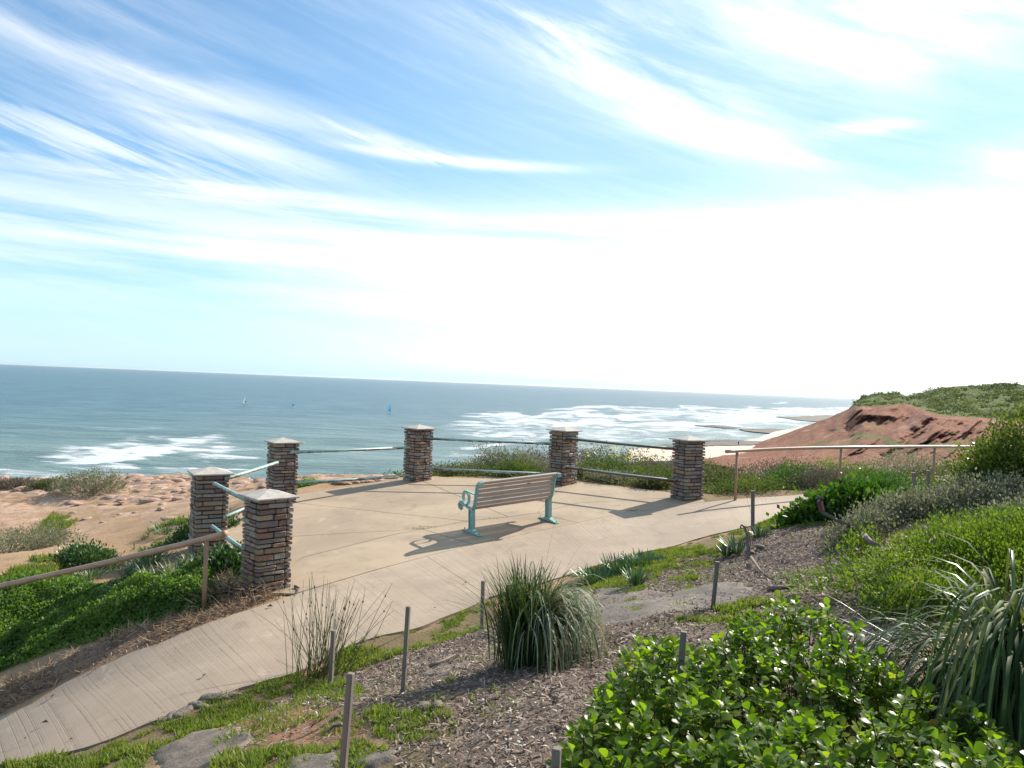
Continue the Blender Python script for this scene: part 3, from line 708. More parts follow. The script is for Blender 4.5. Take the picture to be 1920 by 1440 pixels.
def sheet(name, outline, z, mat, label, th=.35, rough_edge=6, kind='structure', px_step=6):
    pts = []; n = len(outline)
    for i in range(n):
        a, b = np.array(outline[i]), np.array(outline[(i+1) % n]); L = max(2, int(np.linalg.norm(b-a)/px_step))
        for k in range(L): pts.append(a+(b-a)*k/L)
    pts = np.array(pts); nz = fbm(pts[:, 0]*.06, pts[:, 1]*.5+z, 4)-.5
    w = [at_z(p[0]+nz[i]*rough_edge, p[1]+nz[i]*rough_edge*.16, z) for i, p in enumerate(pts)]
    m_ = len(w); V = [tuple(q) for q in w]+[(q[0], q[1], q[2]-th-.5) for q in w]
    ms = mesh(name, V, [list(range(m_))]+[[i, m_+i, m_+(i+1) % m_, (i+1) % m_] for i in range(m_)], mat); return tag(link(name, ms), label, kind=kind)
def rocky(name, stops, sc):
    m, t, b = mat_new(name); co = objco(t); n = noise(t, co, sc, 7, .72, .4); n2 = noise(t, co, sc*6, 4, .7)
    t.links.new(ramp(t, n*.6+n2*.4, stops), b.inputs['Base Color']); b.inputs['Roughness'].default_value = .75; bump(t, b, n2+n, .8, .5); return m
sand = rocky('beach_sand', [(.35, (.50, .40, .30)), (.6, (.60, .49, .38))], .05)
reef = rocky('reef_rock', [(.36, (.02, .018, .016)), (.48, (.07, .06, .045)), (.56, (.11, .095, .07)), (.66, (.05, .045, .035))], .12)
sheet('beach', [(1180, 842), (1250, 838), (1300, 834), (1370, 829), (1420, 822), (1450, 810), (1490, 803), (1530, 795), (1560, 800), (1500, 830), (1420, 850), (1300, 862), (1180, 866)], SEA+1.0, sand, 'pale strip of sandy beach below the red cliffs', 1.6, 8)
sheet('reef_flat', [(1225, 836), (1290, 828), (1340, 824), (1385, 825), (1440, 828), (1410, 834), (1330, 835), (1270, 840)], SEA+1.25, reef, 'pebbly reef flat at the edge of the beach', .6, 14)
sheet('rock_reef', [(1385, 804), (1440, 803), (1500, 806), (1480, 813), (1440, 812), (1400, 808)], SEA+.5, reef, 'dark reef running out from the beach', .6, 14)
sheet('rock_reef', [(1455, 781), (1500, 780), (1565, 778), (1560, 786), (1530, 790), (1500, 788), (1480, 785)], SEA+.5, reef, 'dark reef strip off the foot of the headland', .6, 14)
sheet('rock_reef', [(1300, 797), (1340, 797), (1385, 801), (1372, 803), (1330, 800)], SEA+.45, reef, 'thin line of reef awash in the surf', .6, 14)
# ================================================================== STONE PIERS
def stone_pool():
    out = []
    for s in range(14):
        bm = bmesh.new(); bmesh.ops.create_cube(bm, size=1)
        g = random.Random(s)
        bmesh.ops.bevel(bm, geom=list(bm.edges), offset=.075, segments=1, affect='EDGES')
        for v in bm.verts: v.co += Vector((g.uniform(-.02, .02), g.uniform(-.05, .05), g.uniform(-.05, .05)))
        k1, k2 = g.uniform(-.07, .07), g.uniform(-.06, .06)
        for v in bm.verts: v.co.z += v.co.x*k1; v.co.y += v.co.x*k2
        me = bpy.data.meshes.new('stone'); bm.to_mesh(me); bm.free(); me.materials.append(M['stone']); out.append(me)
    return out
pool = stone_pool()
pier_labels = {'A': 'nearest stacked stone pier, at the left end of the terrace beside the path', 'B': 'second stone pier, left of and just behind the nearest pier, above the green bank',
               'C': 'stone pier standing behind the nearest pier at the sea side corner of the terrace', 'D': 'stone pier at the far left rim of the terrace, seaward of the bench arm',
               'E': 'stone pier directly behind the right end of the bench', 'F': 'rightmost stone pier, beside the path where the right handrail begins'}
for k, (x, y, z, a1) in piers.items():
    root = thing('stone_pier', (x, y, z-.02), pier_labels[k], 'pier', 'square stone piers around the terrace', a1)
    MB().box((0, 0, PIER_H/2-.03), (PIER_S-.075, PIER_S-.075, PIER_H-.02)).build('mortar_core', M['mortar'], root)
    g = random.Random(ord(k)*3); zc = 0.0; row = 0; n_st = 0
    while zc < PIER_H-.03:
        h = g.choice((.054, .062, .068, .075, .082))
        if PIER_H-(zc+h) < .035: h = PIER_H-zc
        for f in range(4):
            c_, s_ = math.cos(f*math.pi/2), math.sin(f*math.pi/2)
            hw = PIER_S/2; dep = .085
            lo, hi = (-hw, hw-dep) if (row+f) % 2 == 0 else (-hw+dep*0, hw-dep)
            # each face owns one of its two corners so that stones interlock
            L = hi-lo; segs = []; p = lo
            first = g.choice((.09, .12, .2)) if row % 2 else g.uniform(.16, .27)
            while p < hi-.03:
                w = first if not segs else g.uniform(.11, .30)
                if hi-(p+w) < .07: w = hi-p
                segs.append((p, w)); p += w
            for (p, w) in segs:
                proud = g.uniform(-.008, .016); hh = h-.015
                split = w > .1 and h > .065 and g.random() < .16
                for q in ((0, 1) if split else (0,)):
                    h2 = hh/2-.003 if split else hh; zz = zc+h/2 if not split else zc+h*(.27+.46*q)
                    o = bpy.data.objects.new('stone', pool[g.randrange(14)]); COL.objects.link(o); o.parent = root; n_st += 1
                    lx, ly = p+w/2, -(hw-dep/2+proud)
                    o.location = (lx*c_-ly*s_, lx*s_+ly*c_, zz); o.rotation_euler = (g.uniform(-.03, .03), g.uniform(-.02, .02), f*math.pi/2+g.uniform(-.03, .03)+(math.pi if g.random() < .5 else 0))
                    o.scale = (w-.010, dep, h2)
        zc += h; row += 1
    # pyramid cap
    b = .28; t0 = PIER_H+.002; V = [(-b, -b, t0), (b, -b, t0), (b, b, t0), (-b, b, t0), (-b, -b, t0+.022), (b, -b, t0+.022), (b, b, t0+.022), (-b, b, t0+.022), (0, 0, t0+.10)]
    cp = MB().add(V, [[3, 2, 1, 0], [0, 1, 5, 4], [1, 2, 6, 5], [2, 3, 7, 6], [3, 0, 4, 7], [4, 5, 8], [5, 6, 8], [6, 7, 8], [7, 4, 8]]).build('cap', M['cap'], root, bevel=.004)

# ================================================================== RAILS BETWEEN THE PIERS
def rail(p, q, r, mat, label):
    p, q = np.array(p), np.array(q); m = (p+q)/2-np.array((0, 0, .006)); o = p
    mb = MB().tube([p-o, m-o, q-o], r, 12); ob = mb.build('rail', mat, None, True, loc=tuple(o))
    for f in ob.data.polygons: f.use_smooth = len(f.vertices) == 4
    return tag(ob, label, 'rail', 'steel rails between the stone piers')
names = {'A': 'nearest pier', 'B': 'second pier', 'C': 'left sea corner pier', 'D': 'far left rim pier', 'E': 'pier behind the bench', 'F': 'rightmost pier'}
for (a, b, u0, u1, l0, l1, mt, col_) in (
        ('B', 'A', (402, 907, 10.55), (470, 941, 9.45), (398, 987, 10.55), (470, 1040, 9.45), 'rail', 'pale green'),
        ('B', 'C', (425, 897, 10.9), (521, 867, 13.95), (422, 969, 10.9), (521, 927, 13.95), 'rail', 'pale mint'),
        ('C', 'D', (545, 848, 14.1), (768, 839, 16.15), (545, 906.5, 14.1), (766, 891.5, 16.15), 'rail', 'weathered green'),
        ('D', 'E', (800, 822, 16.3), (1034, 832, 15.95), (800, 878, 16.3), (1034, 889, 15.95), 'rail', 'weathered green'),
        ('E', 'F', (1062, 822, 15.85), (1270, 842, 14.5), (1060, 876, 15.85), (1268, 902, 14.5), 'rail_rust', 'rusted')):
    rail(at(*u0), at(*u1), .029, M[mt], f'{col_} upper rail from the {names[a]} to the {names[b]}')
    rail(at(*l0), at(*l1), .029, M[mt], f'{col_} lower rail from the {names[a]} to the {names[b]}')

# ================================================================== HANDRAILS ALONG THE PATH
def handrail(pts, posts, label, r, taper=None):
    o = np.array(pts[0]); root = thing('handrail', tuple(o), label, 'handrail', 'brown handrails along the path')
    p = np.array(pts); s = np.r_[0, np.cumsum(np.linalg.norm(np.diff(p, axis=0), axis=1))]; t = np.linspace(0, s[-1], 40)
    q = np.stack([np.interp(t, s, p[:, i]) for i in range(3)], 1); q = np.array([q[max(0, i-2):i+3].mean(0) for i in range(40)])
    ob = MB().tube(q-o, r, 14).build('rail', M['handrail'], root, True)
    for f in ob.data.polygons: f.use_smooth = len(f.vertices) == 4
    if taper: MB().tube([q[0]-o-unit(q[1]-q[0])*.012, q[0]-o+unit(q[1]-q[0])*.03], r+.006, 14).build('end_collar', M['post'], root, True)
    for (px, d) in posts:
        i = int(np.argmin(np.abs(q[:, 0]/q[:, 1]-ray(px, 900)[0]))); P = q[i]; gz = min(float(zg(P[0], P[1], False)), P[2]-.5)
        MB().tube([P-o-np.array((0, 0, .02)), np.array((P[0], P[1], gz-.25))-o], .026, 10).build('post', M['post'], root, True)
handrail([at(437, 996, 8.6), at(395, 1008, 8.8), at(200, 1055, 9.0), at(0, 1099, 9.1), at(-200, 1141, 9.0), at(-420, 1188, 8.8)], [(397, 8.8), (-80, 9)], 'brown round handrail sloping down along the green bank at left', .034, True)
handrail([at(1343, 848, 14.1), at(1383, 845.5, 14.5), at(1470, 841, 14.9), at(1573, 839, 15.4), at(1660, 838, 15.9), at(1752, 837.5, 16.4), at(1898, 838, 17.1), at(2100, 843, 18)],
         [(1383, 14.5), (1573, 15.4), (1752, 16.4), (1935, 17.3)], 'long brown handrail beside the path in front of the red headland', .032)

# ================================================================== BENCH
def bench():
    a = R(33); cx, cy = .085, 12.37; rot = a                                   # local x = along the seat, local y = towards the sea
    z0 = float(zs(cx, cy)); root = thing('park_bench', (cx, cy, z0), 'slatted park bench with mint green cast ends facing the sea', 'bench', None, rot)
    tilt = math.atan(.0407*math.cos(a)+.0594*math.sin(a)); tf = math.atan(-.0407*math.sin(a)+.0594*math.cos(a)); root.rotation_euler = (tf*.9, -tilt, rot)
    prof = np.array([(.33, .335), (.385, .35), (.405, .395), (.375, .435), (.31, .443), (.20, .42), (.08, .395), (-.01, .39), (-.065, .415), (-.10, .47), (-.125, .56), (-.15, .66), (-.175, .755), (-.20, .81), (-.24, .842), (-.29, .845)])
    def offs(w):
        t = unit(np.gradient(prof, axis=0)); n = np.stack([-t[:, 1], t[:, 0]], 1); return prof+n*w, prof-n*w
    L0 = .755
    for sgn in (-1, 1):
        fr_ = MB(); x0 = sgn*L0
        # T section: wide flange following the curve plus a thin web
        for w, th, off in ((.013, .056, 0), (.032, .016, 0)):
            A_, B_ = offs(w); V = []; n = len(prof)
            for i in range(n): V += [(x0-th/2, *A_[i]), (x0+th/2, *A_[i]), (x0+th/2, *B_[i]), (x0-th/2, *B_[i])]
            Fc = [[i*4+k, i*4+(k+1) % 4, (i+1)*4+(k+1) % 4, (i+1)*4+k] for i in range(n-1) for k in range(4)]+[[3, 2, 1, 0], [(n-1)*4+k for k in range(4)]]
            fr_.add(V, Fc)
        fr_.box((x0, -.305, .835), (.064, .045, .062)); f = fr_.build('end_frame', M['teal'], root, bevel=.002)
        for q in range(6):
            p = prof[8+q]; MB().tube([(x0+sgn*.030, p[0], p[1]), (x0+sgn*.033, p[0], p[1])], .006, 6).build('bolt', M['mortar'], f)
        lg = MB(); yl = .0
        for yy in (-.052, .052): lg.box((x0, yl+yy, .215), (.062, .016, .34))
        lg.box((x0, yl, .215), (.014, .10, .34)); lg.box((x0, yl, .385), (.06, .13, .02))
        leg = lg.build('leg', M['teal'], root, bevel=.002)
        pts = [(-.26, .004), (-.26, .016), (-.22, .022), (-.10, .045), (-.06, .075), (.06, .075), (.10, .045), (.22, .022), (.26, .016), (.26, .004)]
        n = len(pts); V = [(x0-.035, *p) for p in pts]+[(x0+.035, *p) for p in pts]
        ft = MB().add(V, [list(range(n)), list(range(2*n-1, n-1, -1))]+[[i, n+i, n+(i+1) % n, (i+1) % n] for i in range(n)]).build('foot', M['teal'], root, bevel=.002)
        for yy in (-.235, .235): MB().tube([(x0, yy, .015), (x0, yy, .05)], .009, 6).build('anchor_bolt', M['teal'], ft)
    # arm rest with its ring, at the left end only
    x0 = -L0; ar = MB(); th = .045
    bar = [(-.14, .645), (.02, .655), (.14, .662), (.20, .655)]; V = []
    for y, z in bar: V += [(x0-th/2, y, z-.009), (x0+th/2, y, z-.009), (x0+th/2, y, z+.009), (x0-th/2, y, z+.009)]
    ar.add(V, [[i*4+k, i*4+(k+1) % 4, (i+1)*4+(k+1) % 4, (i+1)*4+k] for i in range(3) for k in range(4)]+[[3, 2, 1, 0], [12, 13, 14, 15]])
    V = []; n = 28; cyy, czz = .175, .548
    for i in range(n):
        t = 2*math.pi*i/n
        for r, xx in ((.118, -th/2), (.118, th/2), (.100, th/2), (.100, -th/2)): V.append((x0+xx, cyy+math.cos(t)*r*.86, czz+math.sin(t)*r))
    ar.add(V, [[i*4+k, ((i+1) % n)*4+k, ((i+1) % n)*4+(k+1) % 4, i*4+(k+1) % 4] for i in range(n) for k in range(4)])
    ar.build('armrest', M['teal'], root)
    # slats
    def slat(y, z, w, th, ang):
        me = None; n = 8; V = []; ca_, sa_ = math.cos(ang), math.sin(ang)
        pr = [(-w/2, -th/2+.004), (-w/2+.004, -th/2), (w/2-.004, -th/2), (w/2, -th/2+.004), (w/2, th/2-.006), (w/2-.008, th/2), (-w/2+.008, th/2), (-w/2, th/2-.006)]
        for xx in (-L0+.03, L0-.03):
            for u, v in pr: V.append((xx, y+u*ca_-v*sa_, z+u*sa_+v*ca_))
        return MB().add(V, [list(range(8))[::-1], list(range(8, 16))]+[[i, (i+1) % 8, 8+(i+1) % 8, 8+i] for i in range(8)]).build('slat', M['slat'], root)
    seg = np.r_[0, np.cumsum(np.linalg.norm(np.diff(prof, axis=0), axis=1))]
    tot = seg[-1]; s = .09
    while s < tot-.03:
        y, z = np.interp(s, seg, prof[:, 0]), np.interp(s, seg, prof[:, 1]); y2, z2 = np.interp(s+.01, seg, prof[:, 0]), np.interp(s+.01, seg, prof[:, 1])
        an = math.atan2(z2-z, y2-y); nn = np.array((-math.sin(an), math.cos(an)))
        slat(y-nn[0]*.004, z-nn[1]*.004, .060, .024, an); s += .0745
    slat(-.275, .862, .062, .03, 0.1)
    MB().box((.22, -.192, .735), (.07, .005, .012)).build('plaque', M['mortar'], root)
bench()

# ================================================================== STAKES
def stake(px_base, py_base, d, top_px, top_py, w, label, g='grey timber garden stakes', fn=None):
    X, Z = ray(px_base, py_base); x, y = X*d, d; gz = float(zg(x, y, False)); Xt, Zt = ray(top_px, top_py)
    top = np.array((Xt*d, d, Zt*d)); base = np.array((x, y, min(gz, Z*d)-.12)); L = top-base; o = base; ax = unit(L)
    xa = unit(np.cross(ax, np.array((.3, 1, 0)))); ya = np.cross(ax, xa); V = []
    for t in (0, 1):
        for a_, b_ in ((-1, -1), (1, -1), (1, 1), (-1, 1)): V.append(tuple(L*t+xa*a_*w/2+ya*b_*w/2))
    ob = MB().add(V, [[3, 2, 1, 0], [4, 5, 6, 7], [0, 1, 5, 4], [1, 2, 6, 5], [2, 3, 7, 6], [3, 0, 4, 7]]).build('stake', M['stake'], None, bevel=.002, loc=tuple(o))
    tag(ob, label, 'stake', g)
stake(640, 1445, 3.45, 658, 1262, .030, 'grey stake in the weedy red soil at the bottom edge, left of centre')
stake(620, 1262, 6.5, 625.5, 1182, .035, 'short grey stake half hidden inside the thin stemmed reed')
stake(755, 1298, 5.0, 765.5, 1137, .027, 'tallest grey stake, standing alone in mulch right of the reed')
stake(905, 1165, 7.5, 906, 1089, .035, 'grey stake just behind the left side of the drooping tussock')
stake(951, 1215, 5.3, 953, 1096, .027, 'dark stake standing in the shaded front of the drooping tussock')
stake(1042, 1500, 2.3, 1044, 1402, .026, 'pale stake top rising at the bottom edge beside the glossy shrub')
stake(1268, 1260, 3.08, 1282, 1184, .025, 'leaning grey stake rising out of the glossy leaved shrub')
stake(1335, 1142, 6.3, 1345, 1053, .035, 'leaning grey stake at the end of the exposed grey rock sheet')
stake(1412, 1012, 10.3, 1411.5, 920, .05, 'grey stake beside the path next to the aloe and twisted dead stem')
stake(1716, 925, 12.5, 1713, 886, .055, 'left one of two grey stakes behind the silver grey bushes')
stake(1741, 922, 12.8, 1740, 882, .055, 'right one of two grey stakes behind the silver grey bushes')
p0, p1 = G(1562, 1066), G(1668, 1100); p0[2] += .04; p1[2] += .05
v = p1-p0; L = np.linalg.norm(v); ob = MB().box((L/2, 0, 0), (L, .055, .04)).build('fallen_stake', M['stake'], None, bevel=.003, loc=tuple(p0))
ob.rotation_euler = (0.2, -math.asin(v[2]/L), math.atan2(v[1], v[0])); tag(ob, 'silvery timber stake lying on the mulch beside the right hand tussock', 'stake')
# bent steel picket lying against the dead wood
p0, p1, p2 = at(1537, 939, 8.6), at(1541, 960, 8.6), at(1592, 987, 8.2)
m_, t_, b_ = mat_new('dull_purple_metal'); b_.inputs['Base Color'].default_value = (.12, .06, .075, 1); b_.inputs['Metallic'].default_value = .5; b_.inputs['Roughness'].default_value = .35
r_ = thing('bent_picket', tuple(p2), 'bent dark metal picket sticking up beside the dead branches', 'picket')
MB().tube([p0-p2, p1-p2], .034, 4).build('upper_piece', m_, r_); MB().tube([p1-p2, p2-p2], .022, 4).build('lower_piece', M['mortar'], r_)
MB().tube([p0-p2+np.array((-.01, 0, .01)), p0-p2+np.array((0, 0, .05))], .04, 6).build('end_cap', M['mortar'], r_)

# ================================================================== PEOPLE AND WINDSURFERS FAR OFF
def body(joints, edges, radii, mat, name='body', parent=None):
    me = bpy.data.meshes.new(name); me.from_pydata(joints, edges, []); o = link(name, me, parent); me.materials.append(mat)
    sk = o.modifiers.new('skin', 'SKIN'); 
    for v, r in zip(me.skin_vertices[0].data, radii): v.radius = (r, r)
    me.skin_vertices[0].data[0].use_root = True
    o.modifiers.new('sub', 'SUBSURF').levels = 1; o.modifiers['sub'].render_levels = 1; return o
def fig(loc, label, lean=0.0, arms=0.0, mat=None, rz=0, group=None):
    root = thing('person', tuple(loc), label, 'person', group, rz)
    J = [(0, 0, .95), (0, lean*.3, 1.2), (0, lean*.6, 1.42), (0, lean*.7, 1.52), (0, lean*.75, 1.66), (-.19, lean*.6, 1.40), (-.24, lean*.5+arms*.15, 1.14), (-.22, arms*.38+lean*.5, 1.02+arms*.25),
         (.19, lean*.6, 1.40), (.24, lean*.5+arms*.15, 1.14), (.22, arms*.38+lean*.5, 1.02+arms*.25), (-.10, 0, .9), (-.13, .05, .5), (-.14, -.02, .06), (-.14, .14, .03), (.10, 0, .9), (.13, -.08, .5), (.15, -.12, .06), (.15, .04, .03)]
    Eg = [(0, 1), (1, 2), (2, 3), (3, 4), (2, 5), (5, 6), (6, 7), (2, 8), (8, 9), (9, 10), (0, 11), (11, 12), (12, 13), (13, 14), (0, 15), (15, 16), (16, 17), (17, 18)]
    Rr = [.15, .14, .15, .06, .105, .07, .05, .04, .07, .05, .04, .10, .07, .045, .04, .10, .07, .045, .04]
    body(J, Eg, Rr, mat, 'body', root); return root
M['wet'] = plain('dark_clothes', (.03, .03, .04), .7, .1, 8, 0)
M['board'] = plain('white_board', (.75, .75, .72), .4, .05, 5, 0)
def sail_mat(n, c):
    m, t, b = mat_new(n); b.inputs['Base Color'].default_value = (*c, 1); b.inputs['Roughness'].default_value = .5
    tr = nd(t, 'ShaderNodeBsdfTranslucent'); tr.inputs[0].default_value = (*c, 1); mx = nd(t, 'ShaderNodeMixShader'); mx.inputs[0].default_value = .45
    t.links.new(b.outputs[0], mx.inputs[1]); t.links.new(tr.outputs[0], mx.inputs[2]); t.links.new(mx.outputs[0], t.nodes['Material Output'].inputs[0]); return m
def windsurf(px, py, cols, label, plabel, rz, sc=1.0):
    p = at_z(px, py, SEA+.35); root = thing('windsurfer_rig', tuple(p), label, 'windsurfer', 'windsurfing rigs out on the water', rz); root.scale = (sc,)*3
    n = 10; V = []; 
    for i in range(n+1):
        t = i/n; w = .34*math.sin(math.pi*min(1, .12+t*.95))**.6+.03; x = -1.3+2.6*t; V += [(x, -w, .12+.1*t*t), (x, w, .12+.1*t*t), (x, w, .0+.1*t*t), (x, -w, .0+.1*t*t)]
    MB().add(V, [[i*4+k, i*4+(k+1) % 4, (i+1)*4+(k+1) % 4, (i+1)*4+k] for i in range(n) for k in range(4)]+[[3, 2, 1, 0], [n*4+k for k in range(4)]]).build('board', M['board'], root)
    mast = [np.array((.1-.25*t*t-.15*t, .05+.35*t, .15+4.7*t)) for t in np.linspace(0, 1, 9)]
    MB().tube(mast, .03, 6).build('mast', M['wet'], root)
    rows = []
    for i, t in enumerate(np.linspace(.02, 1, 9)):
        mpt = mast[i]; w = [1.55, 2.0, 2.05, 1.75, 1.5, 1.25, .95, .65, .3][i]*1.05
        rows += [tuple(mpt+np.array((-w*s, -.28*math.sin(math.pi*s*.9)*w*.4, (.12 if i else .25)*s*(1-t)))) for s in (0, .25, .5, .75, 1)]
    half = 5*4; sm_ = mesh('sail', rows, grid_faces(5, 9)[:half], sail_mat('sail_low', cols[0])); link('sail', sm_, root)
    sm2 = mesh('sail', rows, grid_faces(5, 9)[half:], sail_mat('sail_top', cols[1])); link('sail', sm2, root)
    MB().tube([mast[2], mast[2]+np.array((-1.0, -.4, .02)), mast[2]+np.array((-2.1, -.1, 0))], .03, 5).build('boom', M['wet'], root)
    f = fig(p+np.array((0, 0, .12)), plabel, .0, .9, M['wet'], rz); f.location = tuple(p+np.array((math.cos(rz)*-.55*sc+math.sin(rz)*.35, math.sin(rz)*-.55*sc-math.cos(rz)*.35, .12)))
windsurf(732, 773, ((.14, .48, .78), (.08, .50, .82)), 'nearest windsurfing rig with a bright blue sail', 'person in dark wetsuit holding the nearest blue sail', R(10), .95)
windsurf(462, 757, ((.78, .80, .83), (.8, .82, .85)), 'windsurfing rig with a white sail, farthest left', 'person in dark wetsuit under the white sail', R(25), 1.0)
windsurf(550.5, 763, ((.10, .36, .50), (.06, .40, .55)), 'small windsurfing rig with a turned teal sail, between the other two', 'person in dark wetsuit behind the teal sail', R(75), .95)
pb = at_z(1384.5, 835.5, SEA+1.0); fig(pb, 'person in dark clothes walking on the sandy beach', 0, 0, M['wet'], .5)

# ================================================================== PLANTS
STR = {}
M['succulent'] = leaf_mat('pigface_leaf', [(0, (.05, .11, .045)), (.5, (.075, .16, .06)), (1, (.12, .19, .09))], .15, .35, .5)
M['glossy'] = leaf_mat('glossy_leaf', [(0, (.055, .10, .012)), (.45, (.105, .175, .018)), (.8, (.16, .235, .026)), (.95, (.22, .255, .03)), (1, (.34, .20, .03))], .52, .33, .28, (1.65, 1.8, .4))
M['glossy_far'] = leaf_mat('glossy_leaf_far', [(0, (.022, .058, .012)), (.5, (.045, .11, .018)), (1, (.12, .19, .03))], .35, .35, .5, (1.4, 1.6, .4))
M['bright'] = leaf_mat('boobialla_leaf', [(0, (.045, .085, .016)), (.5, (.105, .165, .028)), (.85, (.175, .23, .04)), (1, (.24, .25, .06))], .42, .5, .2, (1.45, 1.55, .45), .45, 3.0)
M['saltbush'] = leaf_mat('saltbush_leaf', [(0, (.12, .13, .08)), (.5, (.22, .23, .15)), (.85, (.34, .34, .24)), (1, (.26, .21, .15))], .32, .8, .15, (1.05, 1.05, .8))
M['olive'] = leaf_mat('olive_scrub_leaf', [(0, (.07, .085, .035)), (.5, (.14, .155, .065)), (1, (.21, .20, .11))], .3, .7, .2, (1.1, 1.1, .7), .3, 1.5)
M['twiggy'] = leaf_mat('dry_twigs', [(0, (.10, .08, .06)), (.5, (.19, .155, .12)), (1, (.27, .23, .17))], .2, .85, .1, (1, 1, 1))
M['tall'] = leaf_mat('tall_shrub_leaf', [(0, (.03, .06, .012)), (.5, (.085, .13, .025)), (.85, (.15, .18, .035)), (1, (.20, .19, .05))], .38, .45, .35, (1.35, 1.4, .5))
M['cover'] = leaf_mat('ground_cover_leaf', [(0, (.055, .105, .024)), (.5, (.125, .21, .045)), (.85, (.20, .28, .06)), (1, (.27, .29, .09))], .42, .5, .3, (1.35, 1.55, .45), .5, .9)
M['cover_far'] = leaf_mat('far_cover_leaf', [(0, (.04, .065, .022)), (.5, (.085, .125, .036)), (1, (.16, .18, .06))], .35, .6, .2, (1.3, 1.4, .6), .5, 1.2)
M['gazania'] = leaf_mat('gazania_leaf', [(0, (.04, .085, .03)), (.5, (.07, .14, .05)), (.8, (.11, .18, .07)), (1, (.34, .38, .30))], .25, .4, .5)
M['grass'] = leaf_mat('grass_blade', [(0, (.09, .125, .028)), (.4, (.15, .20, .040)), (.8, (.22, .26, .06)), (1, (.30, .27, .12))], .4, .5, .3, (1.3, 1.4, .5), .35, 1.6)
M['grassdry'] = leaf_mat('dry_straw', [(0, (.17, .115, .07)), (.5, (.32, .225, .145)), (.85, (.46, .35, .24)), (1, (.24, .15, .10))], .2, .8, .1, (1, 1, 1))
M['strap'] = leaf_mat('strap_leaf', [(0, (.025, .050, .016)), (.5, (.050, .090, .028)), (.8, (.10, .145, .055)), (1, (.20, .20, .10))], .25, .6, .10, (1.25, 1.35, .5))
M['strap_shiny'] = leaf_mat('strap_leaf_shiny', [(0, (.05, .085, .03)), (1, (.13, .17, .08))], .2, .35, .5)
M['strap_grey'] = leaf_mat('strap_leaf_grey', [(0, (.12, .16, .09)), (.5, (.21, .26, .16)), (.8, (.30, .34, .22)), (1, (.38, .33, .22))], .3, .5, .25, (1.1, 1.15, .7))
M['strap_dead'] = leaf_mat('strap_leaf_dead', [(0, (.22, .16, .09)), (1, (.40, .31, .19))], .25, .7, .2, (1, 1, .8))
M['reed'] = leaf_mat('reed_stem', [(0, (.06, .09, .025)), (.5, (.11, .135, .04)), (1, (.19, .16, .07))], .05, .5, .3)
M['chip'] = leaf_mat('mulch_chip', [(0, (.055, .038, .03)), (.4, (.14, .095, .072)), (.65, (.24, .175, .13)), (.88, (.37, .295, .235)), (1, (.52, .45, .38))], 0.02, .8, .2, (1, 1, 1))
M['aloe'] = leaf_mat('aloe_leaf', [(0, (.04, .09, .05)), (.6, (.08, .15, .08)), (1, (.13, .2, .12))], .1, .4, .5)
def flat(n, c): m, t, b = mat_new(n); b.inputs['Base Color'].default_value = (*c, 1); b.inputs['Roughness'].default_value = .6; return m
M['yellow'] = flat('yellow_petal', (.80, .66, .04)); M['orange'] = flat('orange_petal', (.85, .42, .03)); M['seed'] = flat('brown_seed_head', (.06, .03, .02))

def blade_mesh(base, d0, length, width, droop, mat, n=9, rnd=.5, curl=0.0, fold=.25, hang=0):
    """a strap leaf: starts along d0 and arches over by 'droop' radians under its weight"""
    d0 = unit(np.array(d0, float)); p = np.array(base, float); V = []; st = length/n
    a0 = math.atan2(d0[1], d0[0]); e0 = math.asin(max(-1, min(1, d0[2])))
    for i in range(n+1):
        t = i/n; w = width*(.6+.4*min(t*4, 1))*(1-t**3)**.8+.0006; a_ = a0+curl*t; e_ = max(e0-(droop*t**1.45 if not hang else droop*float(sstep(t, hang-.28, hang+.30))), -1.5)
        d = np.array((math.cos(e_)*math.cos(a_), math.cos(e_)*math.sin(a_), math.sin(e_))); side = np.array((math.sin(a_), -math.cos(a_), 0)); nrm = np.cross(side, d)
        V += [p-side*w/2+nrm*fold*w*.5, p+nrm*0, p+side*w/2+nrm*fold*w*.5]
        p = p+d*st
    Fa = grid_faces(3, n+1); return np.array(V), Fa
def tussock(base, label, cat, specs, n_parts, group=None, name='tussock'):
    """specs: list of (dir, length, width, droop, mat, curl, offset) ; first n_parts blades are objects of their own"""
    root = thing(name, tuple(base), label, cat, group); rest = {}
    for i, (d, L, w, dr, mt, cu, off, *hg) in enumerate(specs):
        V, Fa = blade_mesh(off, d, L, w, dr, mt, 13 if hg else 9, 0, cu, hang=hg[0] if hg else 0); r = rng.random()
        if i < n_parts: link('blade', mesh('blade', V, Fa, M[mt], True, {'rnd': np.full(len(V), r)}), root)
        else: rest.setdefault((mt, len(V)), []).append((V, Fa, r))
    for (mt, _n), lst in rest.items():
        k = len(lst[0][0]); V = np.concatenate([a for a, _, _ in lst]); Fa = np.concatenate([b+i*k for i, (_, b, _) in enumerate(lst)])
        tag(link('blades', mesh('blades', V, Fa, M[mt], True, {'rnd': np.repeat([c for _, _, c in lst], k)}), root), kind='stuff')
    return root
M['twigbrown'] = plain('young_twig', (.10, .075, .03), .7, .2, 30, 0)
